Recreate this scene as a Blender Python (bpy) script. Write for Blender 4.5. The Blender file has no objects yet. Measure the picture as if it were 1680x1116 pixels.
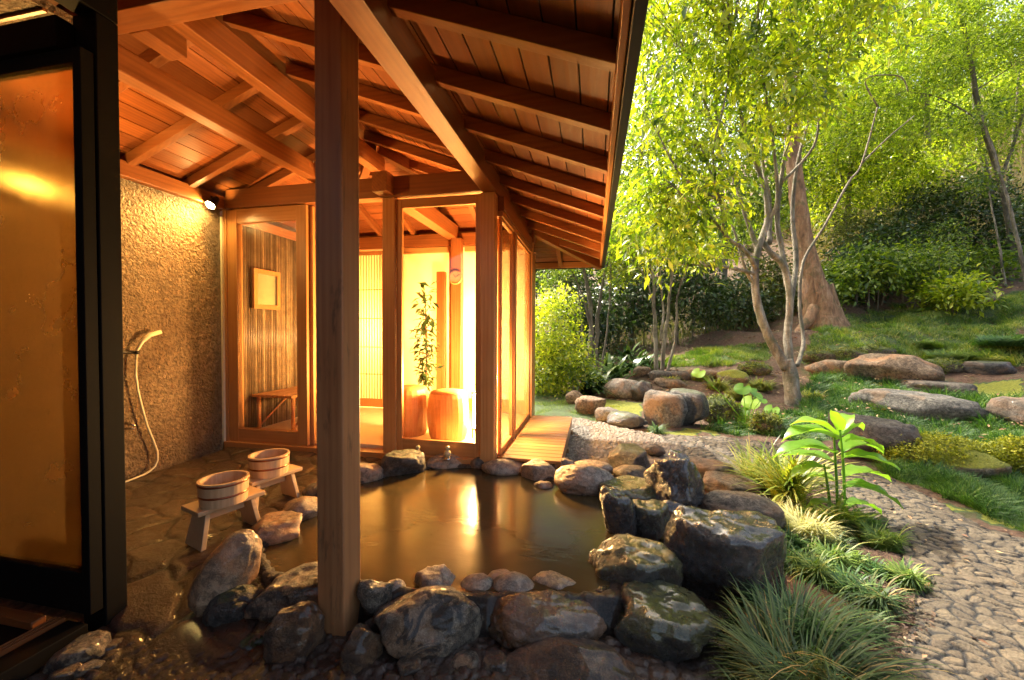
import bpy, bmesh, math, random
import numpy as np
from mathutils import Vector, Matrix, noise as mn

# ------------------------------------------------------------------ camera
S = bpy.context.scene
COL = S.collection
YAW, PIT, ROL, FPX, CH = math.radians(11.7), math.radians(1.23), math.radians(.25), 650.0, 1.2
FW = np.array([-math.sin(YAW)*math.cos(PIT), math.cos(YAW)*math.cos(PIT), -math.sin(PIT)])
_r = np.array([math.cos(YAW), math.sin(YAW), 0.0]); _u = np.cross(_r, FW)
RT = math.cos(ROL)*_r + math.sin(ROL)*_u; UP = -math.sin(ROL)*_r + math.cos(ROL)*_u
EYE = np.array([0, 0, CH])
cd = bpy.data.cameras.new('camera'); cam = bpy.data.objects.new('camera', cd); COL.objects.link(cam)
cam.matrix_world = Matrix([[RT[0], UP[0], -FW[0], 0], [RT[1], UP[1], -FW[1], 0], [RT[2], UP[2], -FW[2], CH], [0, 0, 0, 1]])
cd.sensor_width = 36; cd.lens = FPX/1680*36; cd.clip_start = .05; cd.clip_end = 600
S.camera = cam
def ray(u, v): return FW + RT*(u-840)/FPX - UP*(v-558)/FPX
def at(u, v, d): return EYE + ray(u, v)*d                 # a point at depth d metres
def onz(u, v, z): r = ray(u, v); return EYE + r*(z-CH)/r[2]

# ------------------------------------------------------------------ world, sun, exposure
SUN_EL, SUN_AZ = 52.0, -36.0            # azimuth from +Y (north), negative = west
W = bpy.data.worlds.new('World'); S.world = W; W.use_nodes = True
nt = W.node_tree; nt.nodes.clear()
sky = nt.nodes.new('ShaderNodeTexSky'); sky.sky_type = 'NISHITA'; sky.sun_disc = False
sky.sun_elevation = math.radians(SUN_EL); sky.sun_rotation = math.radians(SUN_AZ)
sky.air_density = .7; sky.dust_density = 6.0; sky.ozone_density = 0
bg = nt.nodes.new('ShaderNodeBackground'); bg.inputs[1].default_value = .15
wo = nt.nodes.new('ShaderNodeOutputWorld')
tint = nt.nodes.new('ShaderNodeMix'); tint.data_type = 'RGBA'; tint.blend_type = 'MULTIPLY'; tint.inputs[0].default_value = 1; tint.inputs[7].default_value = (1, .98, .88, 1)
nt.links.new(sky.outputs[0], tint.inputs[6]); nt.links.new(tint.outputs[2], bg.inputs[0]); nt.links.new(bg.outputs[0], wo.inputs[0])
sl = bpy.data.lights.new('sun', 'SUN'); sl.energy = 2.2; sl.angle = math.radians(1.2); sl.color = (1, .95, .84)
so = bpy.data.objects.new('sun', sl); COL.objects.link(so)
sd = Vector((math.sin(math.radians(SUN_AZ))*math.cos(math.radians(SUN_EL)), math.cos(math.radians(SUN_AZ))*math.cos(math.radians(SUN_EL)), math.sin(math.radians(SUN_EL))))
so.rotation_euler = (-sd).to_track_quat('-Z', 'Y').to_euler(); so.location = (0, 0, 30)
S.view_settings.view_transform = 'Standard'; S.view_settings.look = 'None'
S.view_settings.exposure = 2.3; S.view_settings.gamma = 1
S.render.engine = 'CYCLES'
cy = S.cycles
cy.use_denoising = True; cy.max_bounces = 8; cy.diffuse_bounces = 4; cy.glossy_bounces = 3
cy.transmission_bounces = 5; cy.transparent_max_bounces = 12; cy.sample_clamp_indirect = 4; cy.blur_glossy = .6
cy.caustics_reflective = False; cy.caustics_refractive = False
try: cy.denoiser = 'OPENIMAGEDENOISE'
except Exception: pass

rng = np.random.default_rng(7); random.seed(7)

# ------------------------------------------------------------------ materials
class NB:
    def __init__(s, name):
        s.m = bpy.data.materials.new(name); s.m.use_nodes = True; s.t = s.m.node_tree; s.t.nodes.clear()
        s.out = s.n('ShaderNodeOutputMaterial')
    def n(s, t, **k):
        x = s.t.nodes.new(t)
        for a, b in k.items(): setattr(x, a, b)
        return x
    def l(s, a, b): s.t.links.new(a, b)
    def put(s, sock, v):
        if hasattr(v, 'is_output') or isinstance(v, bpy.types.NodeSocket): s.l(v, sock)
        else: sock.default_value = v
    def noise(s, vec, scale, detail=4, rough=.55, dist=0.0, d3=True):
        x = s.n('ShaderNodeTexNoise'); s.put(x.inputs['Vector'], vec); x.inputs['Scale'].default_value = scale
        x.inputs['Detail'].default_value = detail; x.inputs['Roughness'].default_value = rough; x.inputs['Distortion'].default_value = dist
        return x.outputs[0]
    def ramp(s, fac, stops):
        x = s.n('ShaderNodeValToRGB'); s.l(fac, x.inputs[0]); e = x.color_ramp.elements
        while len(e) < len(stops): e.new(.5)
        for i, (p, c) in enumerate(stops):
            e[i].position = p; e[i].color = (*c, 1) if len(c) == 3 else c
        return x.outputs[0]
    def f(s, fac, a, b):      # map 0..1 noise to range
        x = s.n('ShaderNodeMapRange'); s.l(fac, x.inputs[0]); x.inputs[1].default_value = .3; x.inputs[2].default_value = .7
        x.inputs[3].default_value = a; x.inputs[4].default_value = b; return x.outputs[0]
    def mix(s, fac, a, b, mode='MIX'):
        x = s.n('ShaderNodeMix', data_type='RGBA', blend_type=mode)
        s.put(x.inputs[0], fac); s.put(x.inputs[6], a if not isinstance(a, tuple) else (*a, 1)); s.put(x.inputs[7], b if not isinstance(b, tuple) else (*b, 1))
        return x.outputs[2]
    def math(s, op, a, b=0.0):
        x = s.n('ShaderNodeMath', operation=op); s.put(x.inputs[0], a); s.put(x.inputs[1], b); return x.outputs[0]
    def mapping(s, vec, scale=(1, 1, 1), loc=None):
        x = s.n('ShaderNodeMapping'); s.l(vec, x.inputs[0]); x.inputs['Scale'].default_value = scale
        if loc is not None: s.l(loc, x.inputs['Location'])
        return x.outputs[0]
    def bump(s, h, strength, dist):
        x = s.n('ShaderNodeBump'); s.l(h, x.inputs['Height']); x.inputs['Strength'].default_value = strength; x.inputs['Distance'].default_value = dist
        return x.outputs[0]
    def pr(s, color, rough=.6, normal=None, **k):
        p = s.n('ShaderNodeBsdfPrincipled')
        s.put(p.inputs['Base Color'], (*color, 1) if isinstance(color, tuple) else color); s.put(p.inputs['Roughness'], rough)
        if normal is not None: s.l(normal, p.inputs['Normal'])
        for a, b in k.items(): s.put(p.inputs[a.replace('_', ' ')], b)
        s.l(p.outputs[0], s.out.inputs[0]); return p
    def obj(s): return s.n('ShaderNodeTexCoord').outputs['Object']
    def pos(s): return s.n('ShaderNodeNewGeometry').outputs['Position']
    def rnd(s): return s.n('ShaderNodeObjectInfo').outputs['Random']
    def attr(s, n):
        x = s.n('ShaderNodeAttribute'); x.attribute_name = n; return x

def rgb(x): return tuple(x)

def m_wood(name, dark, light, axis='y', rough=.5, scale=1.0, knots=True, coat=0.0):
    b = NB(name)
    sc = {'x': (1.3, 34, 34), 'y': (34, 1.3, 34), 'z': (34, 34, 1.3)}[axis]
    off = b.n('ShaderNodeCombineXYZ'); r = b.math('MULTIPLY', b.rnd(), 37.0)
    for i in range(3): b.l(r, off.inputs[i])
    add = b.n('ShaderNodeVectorMath', operation='ADD'); b.l(b.obj(), add.inputs[0]); b.l(off.outputs[0], add.inputs[1])
    v = b.mapping(add.outputs[0], tuple(c*scale for c in sc))
    g = b.noise(v, 1.0, 5, .6, .9)
    big = b.noise(add.outputs[0], 2.2, 3)
    w = b.n('ShaderNodeTexWave', wave_type='RINGS', rings_direction={'x': 'X', 'y': 'Y', 'z': 'Z'}[axis]); b.l(b.mapping(add.outputs[0], tuple(c*.33 for c in sc)), w.inputs['Vector'])
    w.inputs['Scale'].default_value = 1.3; w.inputs['Distortion'].default_value = 3.5; w.inputs['Detail'].default_value = 3
    gg = b.math('ADD', b.math('MULTIPLY', g, .88), b.math('MULTIPLY', w.outputs['Fac'], .12))
    c = b.ramp(gg, [(.25, dark), (.75, light)])
    c = b.mix(b.f(big, 0, .35), c, tuple(x*.55 for x in dark))
    a = b.attr('rnd').outputs['Fac']
    c = b.mix(b.math('MULTIPLY', a, .7), c, tuple(x*.7 for x in dark))
    if name == 'weathered_pillar':
        st = b.noise(b.mapping(b.obj(), (9, 9, 1.6)), 1.0, 5, .7, .6); c = b.mix(b.ramp(st, [(.54, (0, 0, 0)), (.66, (.75, .75, .75))]), c, (.05, .03, .016))
    b.pr(c, b.f(g, rough-.08, rough+.12), b.bump(gg, .25, .004), Coat_Weight=coat, Coat_Roughness=.3)
    return b.m

def m_stone(name, c1, c2, c3, rough=.7, wet=0.0, moss=None, mossamt=.0, bump=1.0, scale=1.0, crack=.5, blotch=0.0):
    b = NB(name)
    off = b.n('ShaderNodeCombineXYZ'); r = b.math('MULTIPLY', b.rnd(), 53.0)
    for i in range(3): b.l(r, off.inputs[i])
    add = b.n('ShaderNodeVectorMath', operation='ADD'); b.l(b.obj(), add.inputs[0]); b.l(off.outputs[0], add.inputs[1]); v = add.outputs[0]
    n1 = b.noise(v, 8*scale, 8, .68, .7); n2 = b.noise(v, 28*scale, 8, .75, .4); n3 = b.noise(v, 180*scale, 4, .75)
    c = b.ramp(n1, [(.34, c1), (.52, c2), (.68, c3)])
    c = b.mix(b.ramp(n2, [(.44, (0, 0, 0)), (.56, (.8, .8, .8))]), c, tuple(x*.35 for x in c1))
    c = b.mix(b.ramp(n3, [(.5, (0, 0, 0)), (.7, (.4, .4, .4))]), c, tuple(min(1, x*1.7) for x in c3))
    n0 = b.noise(v, 2.6*scale, 3, .6, 1.2)
    c = b.mix(b.ramp(n0, [(.5, (0, 0, 0)), (.64, (.6, .6, .6))]), c, (c3[0]*1.1, c3[1]*.72, c3[2]*.45))
    if blotch: c = b.mix(b.ramp(b.noise(v, 6.5*scale, 7, .7, 1.8), [(.50, (0, 0, 0)), (.56, (blotch, blotch, blotch))]), c, tuple(x*.5 for x in c1))
    vor = b.n('ShaderNodeTexVoronoi', feature='DISTANCE_TO_EDGE'); dv = b.n('ShaderNodeVectorMath', operation='ADD'); b.l(v, dv.inputs[0])
    nv = b.n('ShaderNodeTexNoise'); b.l(v, nv.inputs['Vector']); nv.inputs['Scale'].default_value = 9; sc_ = b.n('ShaderNodeVectorMath', operation='SCALE'); b.l(nv.outputs[1], sc_.inputs[0]); sc_.inputs['Scale'].default_value = .35
    b.l(sc_.outputs[0], dv.inputs[1]); b.l(dv.outputs[0], vor.inputs['Vector']); vor.inputs['Scale'].default_value = 4.2*scale
    ck = b.ramp(vor.outputs['Distance'], [(0, (0, 0, 0)), (.035, (1, 1, 1))])
    c = b.mix(b.math('MULTIPLY', b.math('SUBTRACT', 1.0, ck), crack), c, tuple(x*.25 for x in c1))
    if moss:
        gn = b.n('ShaderNodeNewGeometry'); sp = b.n('ShaderNodeSeparateXYZ'); b.l(gn.outputs['Normal'], sp.inputs[0])
        mf = b.math('ADD', b.math('MULTIPLY', sp.outputs[2], .55), b.math('MULTIPLY', b.noise(v, 6, 6, .7), 1.0))
        mk = b.ramp(mf, [(max(.02, .98-mossamt*.5), (0, 0, 0)), (min(.999, 1.12-mossamt*.5), (1, 1, 1))])
        c = b.mix(mk, c, b.ramp(b.noise(v, 60, 3), [(.3, tuple(x*.5 for x in moss)), (.7, moss)]))
    hh = b.math('ADD', b.math('ADD', b.math('MULTIPLY', n1, .5), b.math('MULTIPLY', n2, .7)), b.math('MULTIPLY', n3, .22))
    hh = b.math('ADD', hh, b.math('MULTIPLY', ck, .12*crack))
    rr = b.f(n2, max(.08, rough-.22), min(1, rough+.15))
    b.pr(c, rr, b.bump(hh, 1.0*bump, .045), Coat_Weight=wet, Coat_Roughness=.09, Specular_IOR_Level=.5+.4*wet)
    return b.m

def m_leaf(name, cols, trans=.45, rough=.4, tcol=None):
    b = NB(name)
    a = b.attr('rnd').outputs['Fac']
    c = b.ramp(a, [(i/(len(cols)-1), x) for i, x in enumerate(cols)])
    p = b.n('ShaderNodeBsdfPrincipled'); b.l(c, p.inputs['Base Color']); p.inputs['Roughness'].default_value = rough
    t = b.n('ShaderNodeBsdfTranslucent'); b.l(b.mix(1.0, c, tcol or (1.45, 1.55, .40), 'MULTIPLY') , t.inputs[0])
    for nd in b.t.nodes:
        if nd.bl_idname == 'ShaderNodeMix': nd.clamp_result = False
    m = b.n('ShaderNodeMixShader'); m.inputs[0].default_value = trans
    b.l(p.outputs[0], m.inputs[1]); b.l(t.outputs[0], m.inputs[2]); b.l(m.outputs[0], b.out.inputs[0])
    return b.m

def m_plain(name, c, rough=.5, **k):
    b = NB(name); n = b.noise(b.obj(), 20, 4); b.pr(b.mix(b.f(n, 0, .25), c, tuple(x*.6 for x in c)), rough, b.bump(n, .1, .003), **k); return b.m

def m_paper(name, c):
    b = NB(name); d = b.n('ShaderNodeBsdfDiffuse'); d.inputs[0].default_value = (*c, 1); t = b.n('ShaderNodeBsdfTranslucent'); t.inputs[0].default_value = (*c, 1)
    m = b.n('ShaderNodeMixShader'); m.inputs[0].default_value = .5; b.l(d.outputs[0], m.inputs[1]); b.l(t.outputs[0], m.inputs[2]); b.l(m.outputs[0], b.out.inputs[0]); return b.m
def m_emit(name, c, s):
    b = NB(name); e = b.n('ShaderNodeEmission'); e.inputs[0].default_value = (*c, 1); e.inputs[1].default_value = s; b.l(e.outputs[0], b.out.inputs[0]); return b.m

def m_glass(name, fac=.08, tint=(1, 1, 1), rough=.02, drops=0.0):
    b = NB(name)
    t = b.n('ShaderNodeBsdfTransparent'); t.inputs[0].default_value = (*tint, 1)
    g = b.n('ShaderNodeBsdfGlossy'); g.inputs['Roughness'].default_value = rough
    lw = b.n('ShaderNodeLayerWeight'); lw.inputs[0].default_value = .12
    f = b.math('ADD', b.math('MULTIPLY', lw.outputs['Fresnel'], .8), fac*.3)
    m = b.n('ShaderNodeMixShader'); b.l(f, m.inputs[0]); b.l(t.outputs[0], m.inputs[1]); b.l(g.outputs[0], m.inputs[2])
    if drops:
        n = b.noise(b.obj(), 160, 2, .5); n2 = b.noise(b.obj(), 4, 3)
        b.l(b.bump(b.math('ADD', n, n2), .3, .01), g.inputs['Normal'])
    b.l(m.outputs[0], b.out.inputs[0]); return b.m

def m_fog_glass(name):
    b = NB(name); v = b.obj()
    r = b.n('ShaderNodeBsdfRefraction'); r.inputs['IOR'].default_value = 1.3; r.inputs[0].default_value = (.78, .62, .38, 1)
    n = b.noise(v, 3, 5, .6); d = b.noise(v, 120, 2, .6)
    b.l(b.f(n, .20, .30), r.inputs['Roughness'])
    t = b.n('ShaderNodeBsdfTransparent'); t.inputs[0].default_value = (1, .82, .5, 1)
    dr = b.noise(b.mapping(v, (90, 90, 7)), 1.0, 3, .6); d = b.math('ADD', b.math('MULTIPLY', d, .6), b.math('MULTIPLY', dr, .42))
    m = b.n('ShaderNodeMixShader'); b.l(b.ramp(d, [(.60, (.97, .97, .97)), (.68, (.6, .6, .6))]), m.inputs[0]); b.l(t.outputs[0], m.inputs[1]); b.l(r.outputs[0], m.inputs[2])
    tl = b.n('ShaderNodeBsdfTranslucent'); tl.inputs[0].default_value = (.55, .45, .32, 1)
    m2 = b.n('ShaderNodeMixShader'); m2.inputs[0].default_value = .07; b.l(m.outputs[0], m2.inputs[1]); b.l(tl.outputs[0], m2.inputs[2])
    g = b.n('ShaderNodeBsdfGlossy'); g.inputs['Roughness'].default_value = .25; b.l(b.bump(d, .5, .004), g.inputs['Normal'])
    m3 = b.n('ShaderNodeMixShader'); m3.inputs[0].default_value = .02; b.l(m2.outputs[0], m3.inputs[1]); b.l(g.outputs[0], m3.inputs[2])
    b.l(m3.outputs[0], b.out.inputs[0]); return b.m

WD, WL = (.20, .055, .013), (.40, .145, .036)
M = {}
for ax in 'xyz':
    M['beam_'+ax] = m_wood('cedar_beam_'+ax, WD, WL, ax, .42, coat=.15)
    M['frame_'+ax] = m_wood('cypress_frame_'+ax, (.46, .18, .048), (.70, .35, .12), ax, .38, coat=.2)
M['board_y'] = m_wood('ceiling_board', (.17, .043, .010), (.42, .135, .033), 'y', .45, 1.0)
M['board_x'] = m_wood('ceiling_board_cross', (.17, .043, .010), (.42, .135, .033), 'x', .45, 1.0)
M['pillar'] = m_wood('weathered_pillar', (.27, .105, .038), (.46, .22, .085), 'z', .5, .8)
M['deck'] = m_wood('deck_wood', (.22, .10, .03), (.38, .20, .075), 'x', .45, 1.0, coat=.2)
M['stool'] = m_wood('stool_wood', (.55, .34, .16), (.78, .56, .32), 'y', .4, .8, coat=.2)
M['dark'] = m_plain('dark_frame', (.0035, .0028, .0024), .7, Specular_IOR_Level=.12)
M['copper'] = m_plain('copper_hoop', (.30, .10, .045), .3, Metallic=.8)
M['black'] = m_plain('black_metal', (.012, .011, .010), .4, Metallic=.3)
M['chrome'] = m_plain('chrome', (.5, .45, .4), .25, Metallic=1.0)
M['hose'] = m_plain('hose_rubber', (.72, .66, .45), .35)
M['paper'] = m_paper('paper', (.88, .82, .64))
M['plaster'] = m_plain('plaster', (.84, .74, .52), .8)
M['mat'] = m_plain('room_floor', (.72, .58, .36), .45)
M['tile'] = m_plain('roof_tile', (.030, .030, .028), .6)
M['dial'] = m_plain('clock_dial', (.30, .19, .08), .6)
M['glass'] = m_glass('window_glass'); M['glass_drops'] = m_glass('misted_window_glass', drops=1, rough=.12)
M['fog'] = m_fog_glass('fogged_glass')
M['mirror'] = m_plain('mirror_glass', (.30, .34, .26), .1, Metallic=.6)
M['rattan'] = m_wood('rattan', (.45, .20, .05), (.72, .40, .12), 'z', .5, 3.0)
M['curtain'] = m_plain('room_curtain', (.34, .27, .07), .8)
M['glow'] = m_emit('lantern_paper', (1, .74, .36), 18)
M['bulb'] = m_emit('spot_bulb', (1, .66, .2), 150)

def m_stucco():
    b = NB('rough_stucco'); v = b.pos()
    n = b.noise(v, 34, 5, .62, .6); n2 = b.noise(v, 3, 4); vo = b.n('ShaderNodeTexVoronoi', feature='SMOOTH_F1'); b.l(v, vo.inputs['Vector']); vo.inputs['Scale'].default_value = 55
    h = b.math('ADD', b.math('MULTIPLY', n, 1.4), b.math('MULTIPLY', vo.outputs['Distance'], -.5))
    c = b.ramp(n, [(.34, (.11, .075, .045)), (.62, (.33, .235, .145))]); c = b.mix(b.ramp(b.noise(v, 1.3, 5, .6, .8), [(.42, (0, 0, 0)), (.62, (.6, .6, .6))]), c, (.11, .06, .028))
    b.pr(c, .55, b.bump(h, 1.0, .035)); return b.m
M['stucco'] = m_stucco()
def m_bamboo():
    b = NB('bamboo_screen'); v = b.pos(); x = b.n('ShaderNodeAttribute'); x.attribute_name = 'rnd'
    n = b.noise(v, 12, 4); c = b.ramp(x.outputs['Fac'], [(0, (.13, .09, .05)), (.5, (.28, .2, .11)), (1, (.48, .38, .22))]); c = b.mix(b.f(n, 0, .6), c, (.08, .05, .03))
    b.pr(c, .3, b.bump(n, .2, .01)); return b.m
M['bamboo'] = m_bamboo()

def m_flag(name, c1, c2, c3, rough, joint, bump=1.0, wet=.0, jw=(.02, .09)):
    b = NB(name); v = b.pos()
    r = b.attr('rnd').outputs['Fac']; e = b.attr('edge').outputs['Fac']
    n1 = b.noise(v, 22, 6, .7, .3); n2 = b.noise(v, 110, 4, .7); n0 = b.noise(v, 2.5, 4)
    c = b.ramp(r, [(0, c1), (.5, c2), (1, c3)])
    c = b.mix(b.f(n1, 0, .75), c, tuple(x*.45 for x in c1)); c = b.mix(b.f(n2, 0, .3), c, tuple(min(1, x*1.5) for x in c3))
    c = b.mix(b.f(n0, 0, .4), c, tuple(x*.5 for x in c2))
    c = b.mix(b.ramp(e, [(jw[0], (1, 1, 1)), (jw[1], (0, 0, 0))]), c, joint)
    h = b.math('ADD', b.math('MULTIPLY', n1, .8), b.math('MULTIPLY', n2, .25))
    b.pr(c, b.f(n1, max(.06, rough-.2), rough+.15), b.bump(h, .8*bump, .015), Coat_Weight=wet, Coat_Roughness=.12); return b.m
M['path'] = m_flag('cobbled_path', (.060, .040, .021), (.118, .084, .045), (.20, .148, .083), .62, (.006, .0045, .003), 1.8, jw=(.07, .22))
M['gravel'] = m_flag('gravel', (.09, .068, .046), (.18, .14, .095), (.30, .24, .17), .75, (.04, .03, .02))
M['flags'] = m_flag('bath_flagstones', (.030, .016, .010), (.060, .033, .019), (.105, .058, .033), .42, (.008, .005, .004), wet=.2)
M['pebbles'] = m_flag('dark_pebbles', (.018, .011, .008), (.038, .023, .015), (.075, .047, .030), .5, (.006, .004, .003), wet=.1)

STN = {
 'tan': m_stone('tan_stone', (.17, .10, .055), (.28, .18, .10), (.40, .27, .16), .45, .2, bump=.45, crack=.12),
 'pale': m_stone('pale_stone', (.16, .115, .08), (.27, .20, .14), (.38, .29, .21), .55, .15, bump=.5, crack=.15),
 'mottle': m_stone('mottled_stone', (.03, .021, .014), (.17, .13, .085), (.33, .26, .17), .5, .25, bump=.8, crack=.25, blotch=.9),
 'rust': m_stone('rusty_stone', (.05, .028, .014), (.14, .08, .04), (.24, .15, .075), .45, .4, bump=1.1, crack=.4, blotch=.6),
 'wet': m_stone('wet_stone', (.004, .0035, .003), (.012, .009, .007), (.04, .026, .016), .26, .9, moss=(.04, .042, .010), mossamt=.15, bump=1.0, crack=.4),
 'wetbrown': m_stone('wet_brown_stone', (.035, .022, .012), (.085, .055, .03), (.15, .10, .055), .36, .6, bump=.6, crack=.3),
 'wetmoss': m_stone('wet_mossy_stone', (.010, .010, .006), (.034, .030, .013), (.08, .062, .03), .36, .75, moss=(.075, .078, .012), mossamt=.8, bump=1.0, crack=.3),
 'brown': m_stone('brown_stone', (.06, .046, .032), (.11, .086, .06), (.17, .135, .095), .75, .05, bump=.8, crack=.25),
 'dark': m_stone('dark_grey_stone', (.03, .027, .022), (.07, .06, .048), (.15, .125, .095), .6, .2, moss=(.07, .08, .02), mossamt=.2),
 'grey': m_stone('grey_stone', (.06, .055, .045), (.14, .125, .10), (.25, .225, .18), .8, 0, bump=1.0, crack=.5),
 'orange': m_stone('orange_stone', (.12, .07, .035), (.24, .155, .08), (.36, .25, .15), .8, 0, bump=.9),
 'mossy': m_stone('mossy_stone', (.07, .05, .03), (.15, .11, .065), (.24, .18, .11), .8, 0, moss=(.10, .13, .02), mossamt=.6),
 'ymoss': m_stone('yellow_moss_stone', (.14, .11, .06), (.26, .20, .12), (.38, .30, .18), .85, 0, moss=(.34, .34, .03), mossamt=.75),
 'white': m_stone('white_stone', (.5, .45, .38), (.68, .62, .52), (.82, .76, .66), .8, 0, bump=.6, crack=.1),
}

# ------------------------------------------------------------------ object helpers
def meta(o, label=None, cat=None, group=None, kind=None):
    if label: o['label'] = label
    if cat: o['category'] = cat
    if group: o['group'] = group
    if kind: o['kind'] = kind
    return o
def link(o, parent=None):
    COL.objects.link(o)
    if parent is not None: o.parent = parent
    return o
def empty(name, loc, label=None, cat=None, group=None):
    o = bpy.data.objects.new(name, None); o.location = loc; o.empty_display_size = .1; link(o); return meta(o, label, cat, group)
class MB:
    def __init__(s): s.v = []; s.f = []; s.r = []
    def add(s, vs, fs, r=None):
        k = len(s.v); s.v += [tuple(p) for p in vs]; s.f += [tuple(k+i for i in f) for f in fs]
        s.r += [random.random() if r is None else r]*len(vs); return s
    def box(s, a, b, r=None):
        x0, y0, z0 = a; x1, y1, z1 = b
        return s.add([(x0, y0, z0), (x1, y0, z0), (x1, y1, z0), (x0, y1, z0), (x0, y0, z1), (x1, y0, z1), (x1, y1, z1), (x0, y1, z1)],
                     [(0, 3, 2, 1), (4, 5, 6, 7), (0, 1, 5, 4), (1, 2, 6, 5), (2, 3, 7, 6), (3, 0, 4, 7)], r)
    def beam(s, p, q, w, h, r=None):       # box beam from p to q: w sideways, h upwards (top-aligned at p, q minus nothing: centred)
        p, q = Vector(p), Vector(q); d = (q-p).normalized(); sd = d.cross(Vector((0, 0, 1)))
        sd = sd.normalized() if sd.length > 1e-4 else Vector((1, 0, 0)); up = sd.cross(d)
        vs = []
        for c in (p, q):
            for a, b_ in ((-1, -1), (1, -1), (1, 1), (-1, 1)): vs.append(c + sd*a*w/2 + up*b_*h/2)
        return s.add(vs, [(0, 1, 2, 3), (7, 6, 5, 4), (0, 4, 5, 1), (1, 5, 6, 2), (2, 6, 7, 3), (3, 7, 4, 0)], r)
    def prism(s, poly, z0, z1, r=None):
        n = len(poly); vs = [(x, y, z0) for x, y in poly] + [(x, y, z1) for x, y in poly]
        return s.add(vs, [tuple(range(n))[::-1], tuple(range(n, 2*n))] + [(i, (i+1) % n, n+(i+1) % n, n+i) for i in range(n)], r)
    def tube(s, pts, rad, n=8, r=None, cap=True, wob=0.0):
        pts = [Vector(p) for p in pts]; m = len(pts)
        if not hasattr(rad, '__len__'): rad = [rad]*m
        vs = []; up0 = None
        for i in range(m):
            d = (pts[min(i+1, m-1)]-pts[max(i-1, 0)]).normalized()
            if up0 is None: up0 = d.orthogonal().normalized()
            a = (up0 - d*up0.dot(d)).normalized(); c = d.cross(a); up0 = a
            for k in range(n):
                t = 2*math.pi*k/n; rr = rad[i]*(1+wob*mn.noise(pts[i]*6+Vector((k*1.7, 0, 0))))
                vs.append(pts[i] + a*math.cos(t)*rr + c*math.sin(t)*rr)
        fs = [(i*n+k, i*n+(k+1) % n, (i+1)*n+(k+1) % n, (i+1)*n+k) for i in range(m-1) for k in range(n)]
        if cap: fs += [tuple(range(n))[::-1], tuple(range((m-1)*n, m*n))]
        return s.add(vs, fs, r)
    def lathe(s, prof, n=32, c=(0, 0, 0), r=None):
        m = len(prof); vs = [(c[0]+a*math.cos(2*math.pi*k/n), c[1]+a*math.sin(2*math.pi*k/n), c[2]+z) for a, z in prof for k in range(n)]
        fs = [(i*n+k, i*n+(k+1) % n, (i+1)*n+(k+1) % n, (i+1)*n+k) for i in range(m-1) for k in range(n)]
        return s.add(vs, fs, r)
    def build(s, name, mat, parent=None, bevel=0.0, smooth=False, origin=None):
        me = bpy.data.meshes.new(name)
        V = np.array(s.v, dtype=float)
        o0 = np.array(origin) if origin is not None else (V.min(0)+V.max(0))/2
        if parent is not None and origin is None: pass
        me.from_pydata([tuple(x) for x in V-o0], [], s.f)
        at_ = me.attributes.new('rnd', 'FLOAT', 'POINT'); at_.data.foreach_set('value', np.array(s.r, dtype=np.float32))
        me.materials.append(mat)
        if smooth: me.polygons.foreach_set('use_smooth', [True]*len(me.polygons))
        o = bpy.data.objects.new(name, me)
        link(o, parent)
        pl = np.array(parent.matrix_world_loc) if False else (wloc(parent) if parent is not None else np.zeros(3))
        o.location = tuple(o0-pl)
        if bevel:
            md = o.modifiers.new('bevel', 'BEVEL'); md.width = bevel; md.segments = 2; md.limit_method = 'ANGLE'
        return o
def wloc(o):
    p = np.zeros(3)
    while o is not None: p = p + np.array(o.location); o = o.parent
    return p
def fastmesh(name, V, F, mat, attrs=None, parent=None, origin=None, smooth=False):
    """V (n,3), F (m,k) same-size faces"""
    V = np.asarray(V, dtype=np.float32); F = np.asarray(F, dtype=np.int32); k = F.shape[1]
    o0 = np.array(origin if origin is not None else [0, 0, 0], dtype=np.float32)
    me = bpy.data.meshes.new(name); me.vertices.add(len(V)); me.vertices.foreach_set('co', (V-o0).ravel())
    me.loops.add(F.size); me.loops.foreach_set('vertex_index', F.ravel())
    me.polygons.add(len(F)); me.polygons.foreach_set('loop_start', np.arange(0, F.size, k, dtype=np.int32))
    if smooth: me.polygons.foreach_set('use_smooth', np.ones(len(F), dtype=bool))
    me.update(calc_edges=True)
    for n_, a in (attrs or {}).items():
        x = me.attributes.new(n_, 'FLOAT', 'POINT'); x.data.foreach_set('value', np.asarray(a, dtype=np.float32))
    me.materials.append(mat)
    o = bpy.data.objects.new(name, me); link(o, parent)
    o.location = tuple(o0-(wloc(parent) if parent is not None else 0))
    return o

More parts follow.
